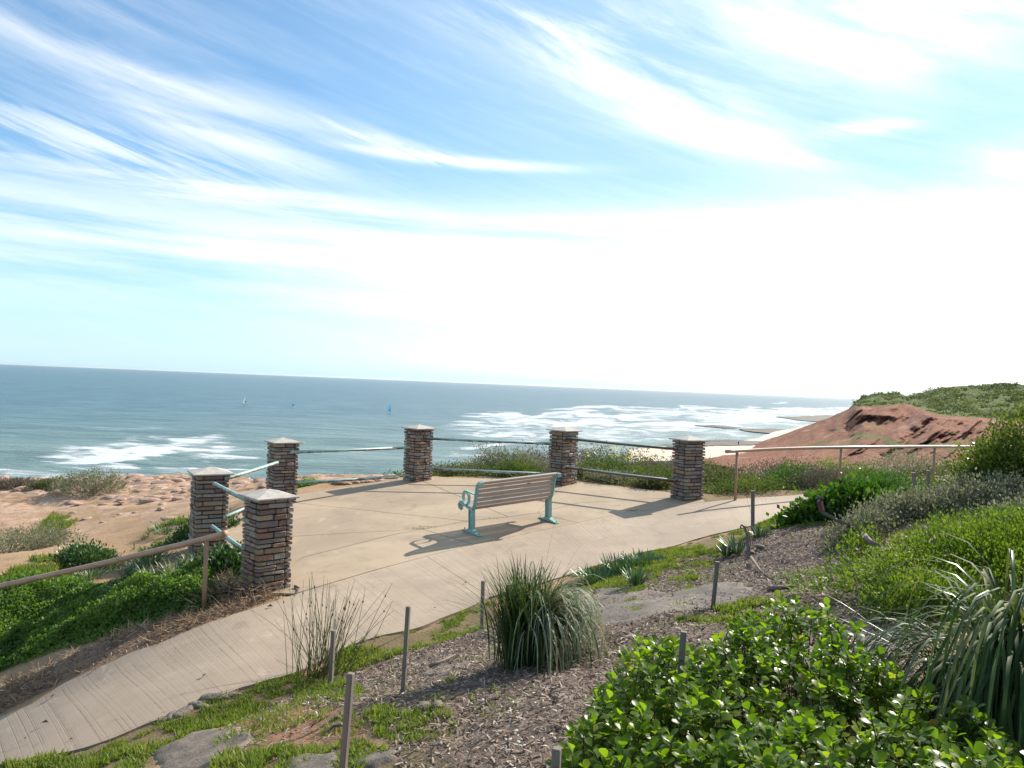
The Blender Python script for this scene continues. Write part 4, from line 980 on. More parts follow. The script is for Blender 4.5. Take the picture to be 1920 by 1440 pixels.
# ---- the drooping tussock in the middle
def mid_tussock():
    b = G(1000, 1243); sp = []; g = np.random.default_rng(5)
    for i in range(290):                                   # combed over to the right by the wind
        a = g.normal(R(-18), R(48)); e = R(g.uniform(74, 90)); L = g.uniform(.72, 1.18); off = (g.normal(.03, .055), g.normal(0, .07), 0)
        d = (math.cos(a)*math.cos(e)+g.normal(0, .04), math.sin(a)*math.cos(e)*.9-.02, math.sin(e)); mt = 'strap_grey' if g.random() < .62 else ('strap_dead' if g.random() < .2 else 'strap')
        sp.append((d, L, g.uniform(.009, .014), g.uniform(2.6, 3.0), mt, g.normal(0, .35), off, g.uniform(.36, .64)))
    for i in range(620):                                   # upright dense heart
        a = g.uniform(0, 2*math.pi); e = R(g.uniform(76, 90)); off = (g.normal(-.08, .075), g.normal(-.02, .08), 0)
        sp.append(((math.cos(a)*math.cos(e)-.04, math.sin(a)*math.cos(e), math.sin(e)), g.uniform(.45, .80), g.uniform(.007, .011), g.uniform(.3, 1.0), 'strap', g.normal(0, .2), off))
    for i in range(36):                                    # stray blades to the left
        a = R(g.uniform(140, 220)); e = R(g.uniform(28, 62)); sp.append(((math.cos(a)*math.cos(e), math.sin(a)*math.cos(e)*.6, math.sin(e)), g.uniform(.55, .9), .006, g.uniform(.5, 1.3), 'strap', g.normal(0, .3), (-.07, 0, .02)))
    for i in range(90):                                    # dead skirt
        a = R(g.uniform(-60, 60)); e = R(g.uniform(10, 50)); sp.append(((math.cos(a)*math.cos(e), math.sin(a)*math.cos(e), math.sin(e)), g.uniform(.3, .6), .006, g.uniform(1.5, 3), 'strap_dead', g.normal(0, .5), (.10, g.normal(0, .1), .05)))
    sp.append(((.02, 0, 1), 1.12, .012, .25, 'strap', -.1, (.02, .05, 0))); sp.append(((.12, 0, 1), .95, .012, .5, 'strap', -.2, (.05, .05, 0)))
    order = list(range(260))+[len(sp)-1, len(sp)-2]; rest = [i for i in range(len(sp)) if i not in set(order)]
    tussock(b-np.array((0, 0, .02)), 'strap leaved tussock combed over to the right, standing alone on mulch beside the path', 'tussock', [sp[i] for i in order+rest], len(order))
mid_tussock()
def right_tussock():
    g = np.random.default_rng(9); c = at(1885, 1190, 3.3); c[2] = float(zg(c[0], c[1], False)); sp = []
    for i in range(1700):
        a = g.uniform(0, 2*math.pi) if i % 5 < 2 else g.normal(R(-60), R(40)); e = R(g.uniform(68, 89)); r = g.uniform(0, .27)
        off = (math.cos(a)*r, math.sin(a)*r, 0); L = (g.uniform(1.15, 1.75) if i % 2 else g.uniform(.45, .9))*(.72 if math.cos(a) < .1 and math.sin(a) > -.8 else 1); mt = 'strap_shiny' if g.random() < .14 else 'strap'
        sp.append(((math.cos(a)*math.cos(e)-.10, math.sin(a)*math.cos(e)-.05, math.sin(e)), L, g.uniform(.009, .016), g.uniform(2.2, 3.0), mt, g.normal(0, .25), off, g.uniform(.32, .52)))
    for i in range(26):
        a = g.normal(R(170), R(16)); e = R(g.uniform(40, 62)); sp.append(((math.cos(a)*math.cos(e), math.sin(a)*math.cos(e), math.sin(e)), g.uniform(.6, .9), .006, g.uniform(.8, 1.8), 'strap_shiny', g.normal(0, .2), (-.12, g.normal(0, .1), .02)))
    tussock(c, 'large dark strap leaved tussock arching over at the right edge', 'tussock', sp, 290)
right_tussock()
# ---- thin reed by the path
def reed():
    b = G(606, 1266); g = np.random.default_rng(2); root = thing('reed_clump', tuple(b), 'thin stemmed reed clump with brown seed heads beside the path', 'reed')
    for i in range(92):
        a = g.uniform(0, 2*math.pi) if i % 2 else R(g.normal(10, 40)); e = R(np.clip(90-abs(g.normal(0, 24)), 24, 90)); off = np.array((g.normal(0, .11), g.normal(0, .06), -.02)); L = g.uniform(.45, 1.0)
        d = unit(np.array((math.cos(a)*math.cos(e)+off[0]*.9, math.sin(a)*math.cos(e)*.6, math.sin(e)))); pts = [off]; q = g.uniform(.05, .45)*(1.5-math.sin(e))
        for k in range(7): pts.append(pts[-1]+d*L/7); d = unit(d-np.array((0, 0, q/4))+g.normal(0, .012, 3))
        mb = MB().tube(pts, np.linspace(.0036, .0014, 8), 4); me_ = mesh('stem', mb.V, mb.F, M['reed'], True, {'rnd': np.full(len(mb.V), g.random())}); o = link('stem', me_, root)
        if g.random() < .45:
            s = np.array(pts[-2 if g.random() < .6 else -3]); MB().tube([s-(0, 0, .012), s+(0.003, 0, 0), s+(0, 0, .012)], [.003, .008, .003], 5).build('seed_head', M['seed'], o)
    mb = MB()
reed()

# ---- glossy shrub in the foreground: every leaf rosette on its own twig
def glossy():
    g = np.random.default_rng(12)
    edge = [(880, 1450), (900, 1385), (975, 1330), (1040, 1275), (1075, 1215), (1150, 1180), (1240, 1178), (1300, 1160), (1345, 1148), (1440, 1140), (1500, 1155), (1560, 1165), (1620, 1180), (1690, 1215), (1760, 1275), (1830, 1320), (1930, 1360)]
    poly = [tuple(at_z(px, py, -1.2)[:2]) for px, py in edge]+[(2.1, 1.95), (2.2, 1.0), (-.5, 1.0), (-.5, 1.5)]
    base = np.array((1.1, 2.3, float(zg(1.1, 2.3, False)))); root = thing('glossy_shrub', tuple(base), 'glossy round leaved green shrub filling the lower right foreground', 'shrub')
    T, Tf = T_obovate(); T2, Tf2 = T_obovate(.28); pos = []; dirs = []; sc = []; rn = []; tops = []
    pts = []; 
    while len(pts) < 2800:
        x, y = g.uniform(-.6, 2.5), g.uniform(1.05, 4.3)
        dd = float(polydist(np.array([x]), np.array([y]), poly)[0])
        if dd < -.02: pts.append((x, y, -dd))
    for (x, y, din) in pts:
        gz = float(zland(np.array([x]), np.array([y]))[0]); lump = fbm(np.array([x*2.2]), np.array([y*2.2]), 3)[0]
        h = (.07+.45*sstep(din, 0, .34)*(.62+.75*lump))*g.uniform(.2, 1.0)**.5
        if g.random() < .035: h += g.uniform(.05, .13)
        tops.append((x, y, gz+h))
    mb = MB()
    for (x, y, z) in tops:
        lean = g.normal(0, .28, 2); ax = unit(np.array((lean[0]-.08, lean[1], 1.0))); tip = np.array((x, y, z)); L = g.uniform(.05, .11)
        mb.tube([tip-base-ax*(L+g.uniform(.05, .2)), tip-base-ax*L*.3], [.003, .0018], 3, False)
        nl = g.integers(7, 12); tone = g.random()*.62
        for j in range(nl):
            t = j/nl; a = j*2.4+g.uniform(0, .5); open_ = R(g.uniform(18, 38)+44*(1-t)); u_ = np.array((math.cos(a), math.sin(a), 0)); d = ax*math.cos(open_)+u_*math.sin(open_)
            pos.append(tip-ax*L*(1-t)*.9); dirs.append(d); sc.append(g.uniform(.031, .053)*(1-.25*t)); rn.append(min(1, tone+g.random()*.36+(.35 if g.random() < .015 else 0)))
    pos = np.array(pos); dirs = np.array(dirs); sc = np.array(sc); rn = np.array(rn)
    # leaf faces look inward/up along the twig
    d = unit(dirs); up = np.tile((0, 0, 1.), (len(d), 1)); x = unit(np.cross(d, up)+g.normal(0, .25, d.shape)); x = unit(x-d*(x*d).sum(1, keepdims=True)); z = np.cross(x, d); fr = np.stack([x, d, z], -1)
    size = sc/pos[:, 1]*(pos[:, 1] > 1.55)*(np.abs(pos[:, 0]/pos[:, 1]-.35) < .36)*(pos[:, 2]/pos[:, 1] > -.56)+(pos[:, 2]*.004)
    order = np.argsort(-size); big, rest = order[:290], order[290:]
    for i in big:
        V = (T*sc[i])@fr[i].T; o = link('leaf', mesh('leaf', V, Tf, M['glossy'], True, {'rnd': np.full(len(T), rn[i])}), root, tuple(pos[i]-base))
    V = scatter_mesh('leaves', T, Tf, pos[rest]-base, fr[rest], sc[rest], M['glossy'], rn[rest], True); tag(link('leaves', V, root), kind='stuff')
    mb.build('twigs', M['twigbrown'], root)
glossy()

# ---- bushes
Q = (lambda w: T_quad(w))
def B(px, py, dd=None): 
    p = G(px, py) if dd is None else at(px, py, dd)
    if dd is not None: p[2] = float(zg(p[0], p[1], False))
    return p
# right: bright green boobialla mass, silver saltbushes, dark glossy shrub, tall shrub
shrub('large bright green low shrub covering the bank at right', 'shrub', B(1885, 1000, 6.1), 1.4, .9, .42, 2600, .032, M['bright'], 11, .042, .5, T_quad(.27), 1, .6, rz=.2, lump=.5)
shrub('bright green arm of low shrub nearest the dead branches', 'shrub', B(1735, 1060, 5.4), .42, .45, .26, 520, .034, M['bright'], 9, .05, .8, T_quad(.24), 21, .35)
shrub('small green sprig shrub growing beside the dead branches', 'shrub', B(1612, 1012, 7.4), .28, .25, .30, 70, .04, M['bright'], 8, .05, .8, T_quad(.26), 31, .5)
for i, (px, dd, rx, h, lab) in enumerate(((1620, 8.3, .42, .42, 'silver grey bush at the left end of the row, behind the bent picket'), (1675, 8.6, .48, .56, 'silver grey bush in the row, just left of the two stakes'),
                                     (1745, 8.4, .50, .50, 'silver grey bush in the row, in front of the two stakes'), (1830, 8.0, .62, .62, 'silver grey bush in the row, below the tall shrub'), (1915, 6.9, .45, .50, 'silver grey bush cut off by the right edge'))):
    shrub(lab, 'saltbush', B(px, 985, dd), rx, .45, h*.60, 420, .034, M['saltbush'], 9, .06, .7, T_quad(.30), 40+i, .6, group='silver grey bushes on the right bank', twigs=40, stem_mat=M['dead'])
shrub('dark glossy green shrub where the path disappears', 'shrub', B(1585, 962, 10.6), .95, .6, .40, 620, .075, M['glossy_far'], 8, .07, .9, T_quad(.36), 5, .5, lump=.35)
for i, (px, dd, rx, h, lab) in enumerate(((1905, 8.6, .62, .84, 'tall yellow green shrub leaning into the right edge'), (1868, 8.9, .40, .48, 'lower left bough of shrub under the tall shrub at right'))):
    shrub(lab, 'shrub', B(px, 940, dd), rx, .7, h, 1500-500*i, .044, M['tall'], 10, .07, .7, T_quad(.28), 60+i, .7, lump=.45, twigs=30)
# behind the right handrail
for i, (px, py, dd, rx, h, mt, sz, lab) in enumerate((
        (1360, 905, 17.5, .7, .55, 'olive', .06, 'olive shrub just behind the rightmost pier'), (1440, 905, 19.5, 1.5, .85, 'twiggy', .05, 'grey brown twiggy bush behind the first handrail post'),
        (1485, 915, 16.6, .8, .55, 'glossy_far', .06, 'dark green rounded bush hugging the far path edge'), (1400, 920, 15.6, .85, .32, 'cover_far', .05, 'low green mound beside the first handrail post'),
        (1560, 895, 21, 1.1, .70, 'bright', .06, 'bright green bush behind the second handrail post'), (1655, 905, 15.2, .85, .46, 'glossy_far', .055, 'dark rounded bush in front of the red slope'),
        (1690, 885, 19.5, 1.3, .85, 'saltbush', .055, 'grey green bush between second and third handrail posts'), (1800, 898, 19, 1.6, .40, 'olive', .05, 'low olive bush behind the third handrail post'),
        (1480, 868, 23, .9, .75, 'olive', .06, 'small rounded shrub topping the twiggy bush'), (1540, 905, 15.9, .75, .50, 'twiggy', .045, 'dry brown bush beside the far path edge'),
        (1760, 905, 15.5, 1.1, .24, 'cover_far', .05, 'flat green mat at the foot of the third post'), (1600, 900, 17.5, .8, .40, 'cover_far', .055, 'low green bush right of the second post'))):
    shrub(lab, 'bush', B(px, py, dd), rx, rx*.8, h*.80, int(300+220*rx), sz*.85, M[mt], 8, .10, .6, T_quad(.30), 80+i, .6, lump=.4, twigs=40 if mt == 'twiggy' else 0, group='scrub beyond the right handrail')
# beyond the terrace between the piers
for i, (px, dd, rx, h, mt, lab) in enumerate((
        (850, 18.0, .75, .38, 'olive', 'low olive shrub just right of the far left rim pier'), (925, 19.0, .62, .98, 'saltbush', 'tall grey saltbush seen over the left half of the bench'),
        (885, 19.6, .45, .60, 'saltbush', 'small grey saltbush at the left end of the scrub'), (985, 19.0, .75, .85, 'saltbush', 'grey saltbush left of the pier behind the bench'),
        (1000, 21.0, 1.0, 1.15, 'twiggy', 'brown twiggy bush farthest back behind the bench'), (960, 17.6, .8, .42, 'cover_far', 'green mound below the grey saltbushes behind the bench'),
        (1100, 22.5, 1.4, 1.30, 'twiggy', 'large twiggy bush right of the pier behind the bench'), (1185, 21.5, 1.5, 1.10, 'olive', 'olive bush dotted with yellow flowers seen between the two right piers'),
        (1240, 20.0, 1.0, .90, 'twiggy', 'twiggy bush just left of the rightmost pier'), (1120, 18.8, 1.3, .72, 'cover_far', 'green leafy bush seen above the lower rusted rail'),
        (1215, 17.8, 1.1, .52, 'cover_far', 'green leafy bush low against the rightmost pier'), (1085, 17.2, .5, .34, 'olive', 'pale green tuft at the foot of the pier behind the bench'),
        (1150, 16.6, .7, .22, 'saltbush', 'small grey mound at the terrace edge between the right piers'), (1230, 15.9, .45, .24, 'olive', 'yellow green tuft left of the foot of the rightmost pier'),
        (1300, 22.0, 1.2, .95, 'olive', 'olive bush rising behind the rightmost pier'))):
    b = np.array((ray(px, 900)[0]*dd, dd, 0)); b[2] = float(zg(b[0], b[1], False))
    shrub(lab, 'bush', b, rx, rx*.75, h*.8, int(460+320*rx), .048 if mt != 'twiggy' else .045, M[mt], 8, .09, .7, T_quad(.28), 120+i, .6, lump=.45, twigs=60 if mt in ('twiggy',) else 10, group='scrub beyond the terrace')
# left: on the ledge and the bank
for i, (px, py, dd, rx, ry, h, mt, sz, lab) in enumerate((
        (165, 905, 25.5, 1.35, .9, .78, 'saltbush', .06, 'rounded grey green bush on the cliff edge at far left'), (95, 908, 26.5, .8, .6, .35, 'olive', .06, 'low green skirt of scrub left of the cliff edge bush'), (30, 908, 27, 1.2, .6, .25, 'twiggy', .06, 'dry scrub on the cliff edge at the left frame edge'),
        (15, 1000, 16.2, 1.35, 1.3, .62, 'saltbush', .05, 'broad silver grey bush at the left frame edge'), (85, 960, 18.5, .6, .5, .28, 'saltbush', .05, 'small silver mound at the right end of the broad grey bush'),
        (160, 1045, 12.6, .48, .42, .36, 'gazania', .06, 'dark green rounded tuft on the bare soil'), (575, 930, 19.5, .34, .3, .24, 'cover', .05, 'small green tuft right of the left sea corner pier'),
        (738, 905, 19.5, .38, .3, .25, 'glossy_far', .05, 'dark green tuft left of the far left rim pier'), (425, 1065, 9.9, .34, .3, .30, 'gazania', .075, 'dark leafy clump between the two nearest piers'),
        (350, 985, 12.4, .95, .42, .24, 'gazania', .06, 'green leafy clump climbing to the foot of the second pier'))):
    shrub(lab, 'bush', B(px, py, dd), rx, ry, h, int(260+260*rx), sz, M[mt], 9, .07, .7, T_quad(.24), 160+i, .5, lump=.3, twigs=20 if mt in ('twiggy', 'saltbush') else 0, group='scrub on the left bank and ledge')

# ---- strap tufts: gazania / daylily like clumps on the bank
def tuft(px, py, n, L, w, mat, label, rad=.12, cat='tuft', group=None, erect=(25, 80), droop=.8, dd=None, nparts=0):
    b = B(px, py, dd); g = np.random.default_rng(int(px+py)); sp = []
    for i in range(n):
        a = g.uniform(0, 2*math.pi); e = R(g.uniform(*erect)); r = rad*math.sqrt(g.random()); off = (math.cos(a)*r, math.sin(a)*r, 0)
        sp.append(((math.cos(a)*math.cos(e), math.sin(a)*math.cos(e), math.sin(e)), L*g.uniform(.6, 1.1), w, g.uniform(.2, droop), mat, g.normal(0, .3), off))
    return tussock(b, label, cat, sp, nparts, group, name='tuft')
pos_l = [(330, 1075), (370, 1060), (300, 1090), (405, 1090), (260, 1075), (345, 1100), (215, 1065), (385, 1030), (240, 1110), (170, 1085), (290, 1055), (425, 1045), (120, 1100), (350, 1010), (310, 1000), (400, 1110)]
where = ['in the middle of the bank group, straight below the second pier', 'just left of the handrail post top, seen under the rail', 'left of the middle, with daisies beside it', 'touching the left side of the handrail post', 'below the rail with an orange daisy at its left', 'lowest of the middle clumps, meeting the bright ground cover', 'left of the orange daisies, crossing behind the rail', 'directly in front of the foot of the second pier', 'lower left, half sunk in the bright ground cover', 'below the dark rounded tuft', 'above the rail, at the edge of the bare soil', 'between the handrail post and the nearest pier', 'farthest left of the leafy clumps, behind the rail', 'high on the bank, left of the second pier', 'highest and farthest of the leafy clumps, by the bare soil', 'low beside the handrail post in the pier shadow']
for i, (px, py) in enumerate(pos_l):
    tuft(px, py, 90, .26, .016, 'gazania', 'leafy clump '+where[i], .22, 'clump', 'leafy clumps on the left bank', (20, 75), 1.2)
for (px, py, n, L, mt, rad, lab) in ((1165, 1072, 260, .22, 'succulent', .26, 'blue green pigface clump at the path edge, larger of two by the grey sheet'), (1210, 1062, 240, .20, 'succulent', .26, 'pigface clump trailing right from the larger one'), (1120, 1088, 220, .17, 'succulent', .26, 'low pigface clump just right of the drooping tussock'),
                               (1192, 1098, 80, .24, 'succulent', .07, 'upright pigface sprig at the front of the clump'), (1382, 1038, 40, .26, 'aloe', .07, 'grey green aloe rosette left of the tall path side stake'), (1425, 1012, 34, .24, 'aloe', .06, 'small aloe rosette right of the tall path side stake'), (1362, 1042, 34, .18, 'aloe', .06, 'small aloe rosette lowest by the twisted dead stem'), (1600, 1075, 26, .12, 'aloe', .06, 'tiny aloe beside the fallen silvery stake')):
    tuft(px, py, n, L, .016 if mt == 'succulent' else .022, mt, lab, rad, 'succulent', None, (35, 85), .3)
# orange and yellow flowers
def flowers(pts, mat, r, name, label, cat, lift):
    root = thing(name, tuple(pts[0]), label, cat); o = np.array(pts[0])
    for p in pts:
        p = np.array(p)-o+np.array((0, 0, lift*rng.uniform(.7, 1.2))); V = [p]; k = 7; tl = rng.normal(size=2)*.35
        for i in range(k*2):
            a = math.pi*i/k; q = r*(1 if i % 2 == 0 else .55); V.append(p+np.array((math.cos(a)*q, math.sin(a)*q, r*.25+tl[0]*math.cos(a)*q+tl[1]*math.sin(a)*q)))
        link('flower', mesh('flower', V, [[0, 1+i, 1+(i+1) % (2*k)] for i in range(2*k)], mat), root)
flowers([G(238, 1068), G(214, 1072), G(268, 1074), G(152, 1052), G(342, 1078), G(272, 1053), G(300, 1108)], M['orange'], .035, 'orange_flowers', 'orange yellow daisies dotted among the leafy clumps on the left bank', 'flowers', .27)
fp = []
for _ in range(75):
    px = rng.uniform(1085, 1250); dd = rng.uniform(17.6, 22.3); X, _z = ray(px, 880); x = X*dd; fp.append((x, dd, float(zg(x, dd, False))+.46+(dd-17.5)*.12))
for px in (1045, 1062, 1090, 1012, 1005): X, _z = ray(px, 880); fp.append((X*19.5, 19.2, float(zg(X*19.5, 19.5, False))+.85))
flowers(fp, M['yellow'], .05, 'yellow_flowers', 'small yellow flowers scattered over the scrub beyond the terrace', 'flowers', .12)

# ---- stuff: what nobody could count
def rand_in(poly, n, g):
    p = np.array(poly); lo, hi = p.min(0), p.max(0); out = np.zeros((0, 2))
    while len(out) < n:
        q = lo+(hi-lo)*g.random((n*2, 2)); out = np.r_[out, q[inpoly(q[:, 0], q[:, 1], poly)]]
    return out[:n]
def on_ground(q): return np.c_[q, zg(q[:, 0], q[:, 1])]
def hardmask(q, m=.02): return np.minimum(polydist(q[:, 0], q[:, 1], path_poly), polydist(q[:, 0], q[:, 1], terr_poly)) > m
def not_near(q): return q[:, 1] > 1.2
g = np.random.default_rng(33)
# bark chips
q = rand_in([p for p in mulch_poly if True], 60000, g); q = q[hardmask(q, .03) & (q[:, 1] > 2.2)]
keep = polydist(q[:, 0], q[:, 1], sheet_poly) > -.02; q = q[keep | (g.random(len(q)) < .22)]
q2 = rand_in(far_mulch, 3000, g); q3 = rand_in(bare_poly, 1400, g); q4 = rand_in(straw_poly, 2500, g); q4 = q4[hardmask(q4, .0) | (g.random(len(q4)) < .02)]
q = np.r_[q, q2, q3, q4]; P = on_ground(q)+np.array((0, 0, .008)); a = g.random(len(P))*2*math.pi; ti = g.normal(0, .35, len(P))
d = np.stack([np.cos(a)*np.cos(ti), np.sin(a)*np.cos(ti), np.sin(ti)], 1); T, Tf = T_chip()
x = unit(np.cross(np.tile((0, 0, 1.), (len(d), 1))+g.normal(0, .3, d.shape), d)); fr = np.stack([d, x, np.cross(d, x)], -1); L = .012+.055*g.random(len(P))**2.2
chips = scatter_mesh('bark_mulch', T, Tf, P, fr, np.stack([L, .012+L*.42, L*.6], 1), M['chip']); tag(link('bark_mulch', chips), 'brown bark and twig mulch spread over the sloping garden bed', 'mulch', kind='stuff')
# grass in patches
T, Tf = T_blade(); allq = []
for i, p in enumerate(grass_polys):
    A = abs(sum(p[k][0]*p[(k+1) % len(p)][1]-p[(k+1) % len(p)][0]*p[k][1] for k in range(len(p))))/2
    nb = min(60000, int(A*9500)); qq = rand_in(p, nb, g); th_n = .50 if i >= 6 else .35; allq.append(qq[fbm(qq[:, 0]*2.2+i, qq[:, 1]*2.2, 3) > th_n])
qq = rand_in(mulch_poly, 9000, g); allq.append(qq[fbm(qq[:, 0]*2.5+4, qq[:, 1]*2.5, 3) > .60])
qq = rand_in(bare_poly, 6000, g); allq.append(qq[fbm(qq[:, 0]*2.5+9, qq[:, 1]*2.5, 3) > .54])
q = np.concatenate(allq); nz = fbm(q[:, 0]*3.1, q[:, 1]*3.1, 3); q = q[(nz > .33) & (fbm(q[:, 0]*9+3, q[:, 1]*9, 2) > .30) & (hardmask(q, .0) | ((g.random(len(q)) < .5) & hardmask(q, -.05))) & (q[:, 1] > 1.5)]
nz = fbm(q[:, 0]*3.1, q[:, 1]*3.1, 3); P = on_ground(q); d = g.normal(size=P.shape)*.62; d[:, 2] = np.abs(d[:, 2])*.5+.55
Lg = (.016+.038*g.random(len(P)))*(.3+1.5*nz)*1.05
gr = scatter_mesh('grass', T, Tf, P-np.array((0, 0, .004)), frames(d), np.stack([Lg*.18+.0012, Lg, Lg], 1), M['grass']); tag(link('grass', gr), 'bright green short grass and weeds along the path edge and garden bed', 'grass', kind='stuff')
# broad-leaved ground cover on the left bank, in waves
q = rand_in(cover_poly, 120000, g); dc = -polydist(q[:, 0], q[:, 1], cover_poly); k = hardmask(q, .10); q, dc = q[k], dc[k]
k = (g.random(len(q)) < sstep(dc, -.05, .25)*.9+.1) & (g.random(len(q)) < np.clip(70/(q[:, 1]**2), 0, 1)+.25); q, dc = q[k], dc[k]
hh = (.04+.24*fbm(q[:, 0]*1.3+2, q[:, 1]*1.3, 3)**1.3+.13*sstep(fbm(q[:, 0]*3.6+8, q[:, 1]*3.6, 2), .35, .75))*sstep(dc, 0, .5)+.02; P = on_ground(q); P[:, 2] += hh*g.random(len(q))**.45
d = g.normal(size=P.shape)*.8; d[:, 2] += .45; T, Tf = T_quad(.42)
cv = scatter_mesh('ground_cover', T, Tf, P, frames(d), .026+.022*g.random(len(P)), M['cover']); tag(link('ground_cover', cv), 'lush bright green ground cover on the bank below the left handrail', 'ground cover', kind='stuff')
# low growth on the far side: green between bushes behind the terrace and right handrail
reg = [(1.2, 16.2), (3.6, 15.3), (7, 16.3), (11, 18), (15, 19), (15, 29), (9, 31), (3, 28), (-1.5, 25), (-1.8, 17.4)]
q = rand_in(reg, 90000, g); q = q[hardmask(q, .12) & (fbm(q[:, 0]*.9, q[:, 1]*.9, 3) > .36)]; P = on_ground(q); hh = .22*fbm(q[:, 0]*1.1+5, q[:, 1]*1.1, 3); P[:, 2] += hh*g.random(len(q))*.6
d = g.normal(size=P.shape)*.7; d[:, 2] += .6
lo = scatter_mesh('low_growth', T, Tf, P, frames(d), .035+.03*g.random(len(P)), leaf_mat('low_growth_leaf', [(0, (.06, .08, .028)), (.5, (.11, .145, .045)), (1, (.19, .19, .085))], .35, .6, .2, (1.2, 1.3, .6), .6, .5)); tag(link('low_growth', lo), 'green weeds and grass between the bushes beyond the terrace', 'weeds', kind='stuff')
# thin weeds at the fringe of the bare soil on the left
q = np.concatenate([rand_in(poly_world([(0, 1095), (60, 1050), (160, 1035), (260, 1040), (420, 990), (340, 975), (280, 1000), (180, 1075), (60, 1110)]), 14000, g), rand_in(poly_world([(60, 1000), (100, 960), (150, 975), (90, 1010)]), 2500, g)])
q = q[hardmask(q, .3) & (fbm(q[:, 0]*1.6, q[:, 1]*1.6, 3) > .45)]; P = on_ground(q); d = g.normal(size=P.shape)*.5; d[:, 2] += .7; T3, Tf3 = T_blade(); Lg = .05+.10*g.random(len(P))
wd = scatter_mesh('weeds', T3, Tf3, P, frames(d), np.stack([Lg*.16, Lg, Lg], 1), M['grass']); tag(link('weeds', wd), 'sparse grass fringing the bare red soil behind the left bank', 'weeds', kind='stuff')
# dry straw along the path and round the nearest pier
q = rand_in(straw_poly, 4500, g); pr = np.array(piers['A'][:2]); q5 = pr+g.normal(size=(2600, 2))*np.array((.30, .22))+np.array((-.28, -.10)); q = np.r_[q, q5]
w_ = np.concatenate([[0.0]*4500, [1.0]*2600]); k = hardmask(q, .0); q, w_ = q[k], w_[k]; k = (w_ > 0) | (fbm(q[:, 0]*2.4, q[:, 1]*2.4, 3) > .47); q, w_ = q[k], w_[k]
P = on_ground(q); P[:, 2] += w_*.16*g.random(len(q))**2+.006; d = g.normal(size=P.shape); d[:, 2] = d[:, 2]*.35+.15+w_*.15; Lg = .06+.13*g.random(len(P))
st = scatter_mesh('dry_straw', T3, Tf3, P, frames(d), np.stack([Lg*.05+.002, Lg, Lg*.6], 1), M['grassdry']); tag(link('dry_straw', st), 'dead brown straw and litter along the inner path edge and round the nearest pier', 'straw', kind='stuff')
# tufts of grass in the terrace joints
gp = []
for (px, py, n) in ((786, 991, 60), (808, 988, 50), (925, 972, 20), (1187, 958, 60), (1200, 957, 40), (878, 977, 20)):
    c = Ps(px, py); gp.append(np.c_[c[0]+g.normal(0, .09, n), c[1]+g.normal(0, .012, n), np.full(n, c[2]-.005)])
P = np.concatenate(gp); d = g.normal(size=P.shape)*.6; d[:, 2] = np.abs(d[:, 2])+.5
tag(link('joint_grass', scatter_mesh('joint_grass', T3, Tf3, P, frames(d), np.tile((.006, .03, .03), (len(P), 1)), M['grass'])), 'little grass growing in the terrace joints in front of the bench', 'grass', kind='stuff')

# ---- exposed sheets of grey rock and loose flat rocks
def slab_rock(poly, th, label, name='rock_sheet', matk='greyrock', seed=0, kind=None, cat='rock'):
    p = np.array(poly); c = p.mean(0); lo, hi = p.min(0)-.05, p.max(0)+.05; stp = max((hi-lo).max()/60, .02)
    xs, ys = np.arange(lo[0], hi[0], stp), np.arange(lo[1], hi[1], stp); X, Y = np.meshgrid(xs, ys); x, y = X.ravel(), Y.ravel()
    e = -polydist(x, y, poly)+(fbm(x*6+seed, y*6, 3)-.5)*.12; z = zg(x, y, True)+th*sstep(e, -.02, .05)+(fbm(x*2.3+seed, y*2.3, 4)-.5)*.035+(fbm(x*14, y*14, 4)-.5)*.022-.03*sstep(e, .02, -.05)
    Fa = grid_faces(len(xs), len(ys)); k = (e[Fa] > -.04).any(1); me_ = mesh(name, np.stack([x-c[0], y-c[1], z], 1), Fa[k], M[matk], True); o = link(name, me_, None, (c[0], c[1], 0)); return tag(o, label, cat, None, kind)
def rockmat(name, c1, c2, c3):
    m, t, b = mat_new(name); co = nd(t, 'ShaderNodeNewGeometry').outputs['Position']; n = noise(t, co, 2.2, 7, .7, .5); n2 = noise(t, co, 22, 6, .7); n3 = noise(t, co, 80, 3, .6)
    c = mixc(t, n.smooth(.35, .65), c1, c2); c = mixc(t, n2.smooth(.5, .72)*.8, c, c3); c = mixc(t, n3.smooth(.5, .8)*.4, c, (.05, .04, .035)); t.links.new(c, b.inputs['Base Color']); b.inputs['Roughness'].default_value = .8; bump(t, b, n2+n3*.4+n, .7, .02); return m
M['greyrock'] = rockmat('grey_rock', (.125, .103, .082), (.185, .145, .11), (.07, .06, .052)); M['brownrock'] = rockmat('brown_rock', (.16, .125, .095), (.23, .18, .13), (.09, .072, .058)); M['pinkrock'] = rockmat('pink_limestone', (.48, .32, .23), (.36, .22, .15), (.24, .13, .09))
slab_rock(sheet_poly, .012, 'exposed grey rock sheet between the pigface and the glossy shrub', seed=1)
slab_rock(poly_world([(1590, 1150), (1640, 1140), (1700, 1150), (1710, 1200), (1670, 1240), (1620, 1220)]), .015, 'grey rock patch in front of the right hand tussock', seed=2)
slab_rock(poly_world([(800, 1250), (880, 1236), (900, 1246), (840, 1262), (790, 1268)]), .004, 'small grey rock patch in mulch left of the drooping tussock', seed=3)
slab_rock(poly_world([(330, 1400), (370, 1372), (440, 1365), (480, 1380), (450, 1405), (390, 1440), (300, 1450), (280, 1425)]), .022, 'grey brown rock at the bottom left among the grass', seed=4, matk='brownrock')
slab_rock(poly_world([(640, 1415), (680, 1400), (740, 1400), (760, 1420), (700, 1445), (640, 1450)]), .02, 'dark pitted rock right of the stake at the bottom edge', seed=5)
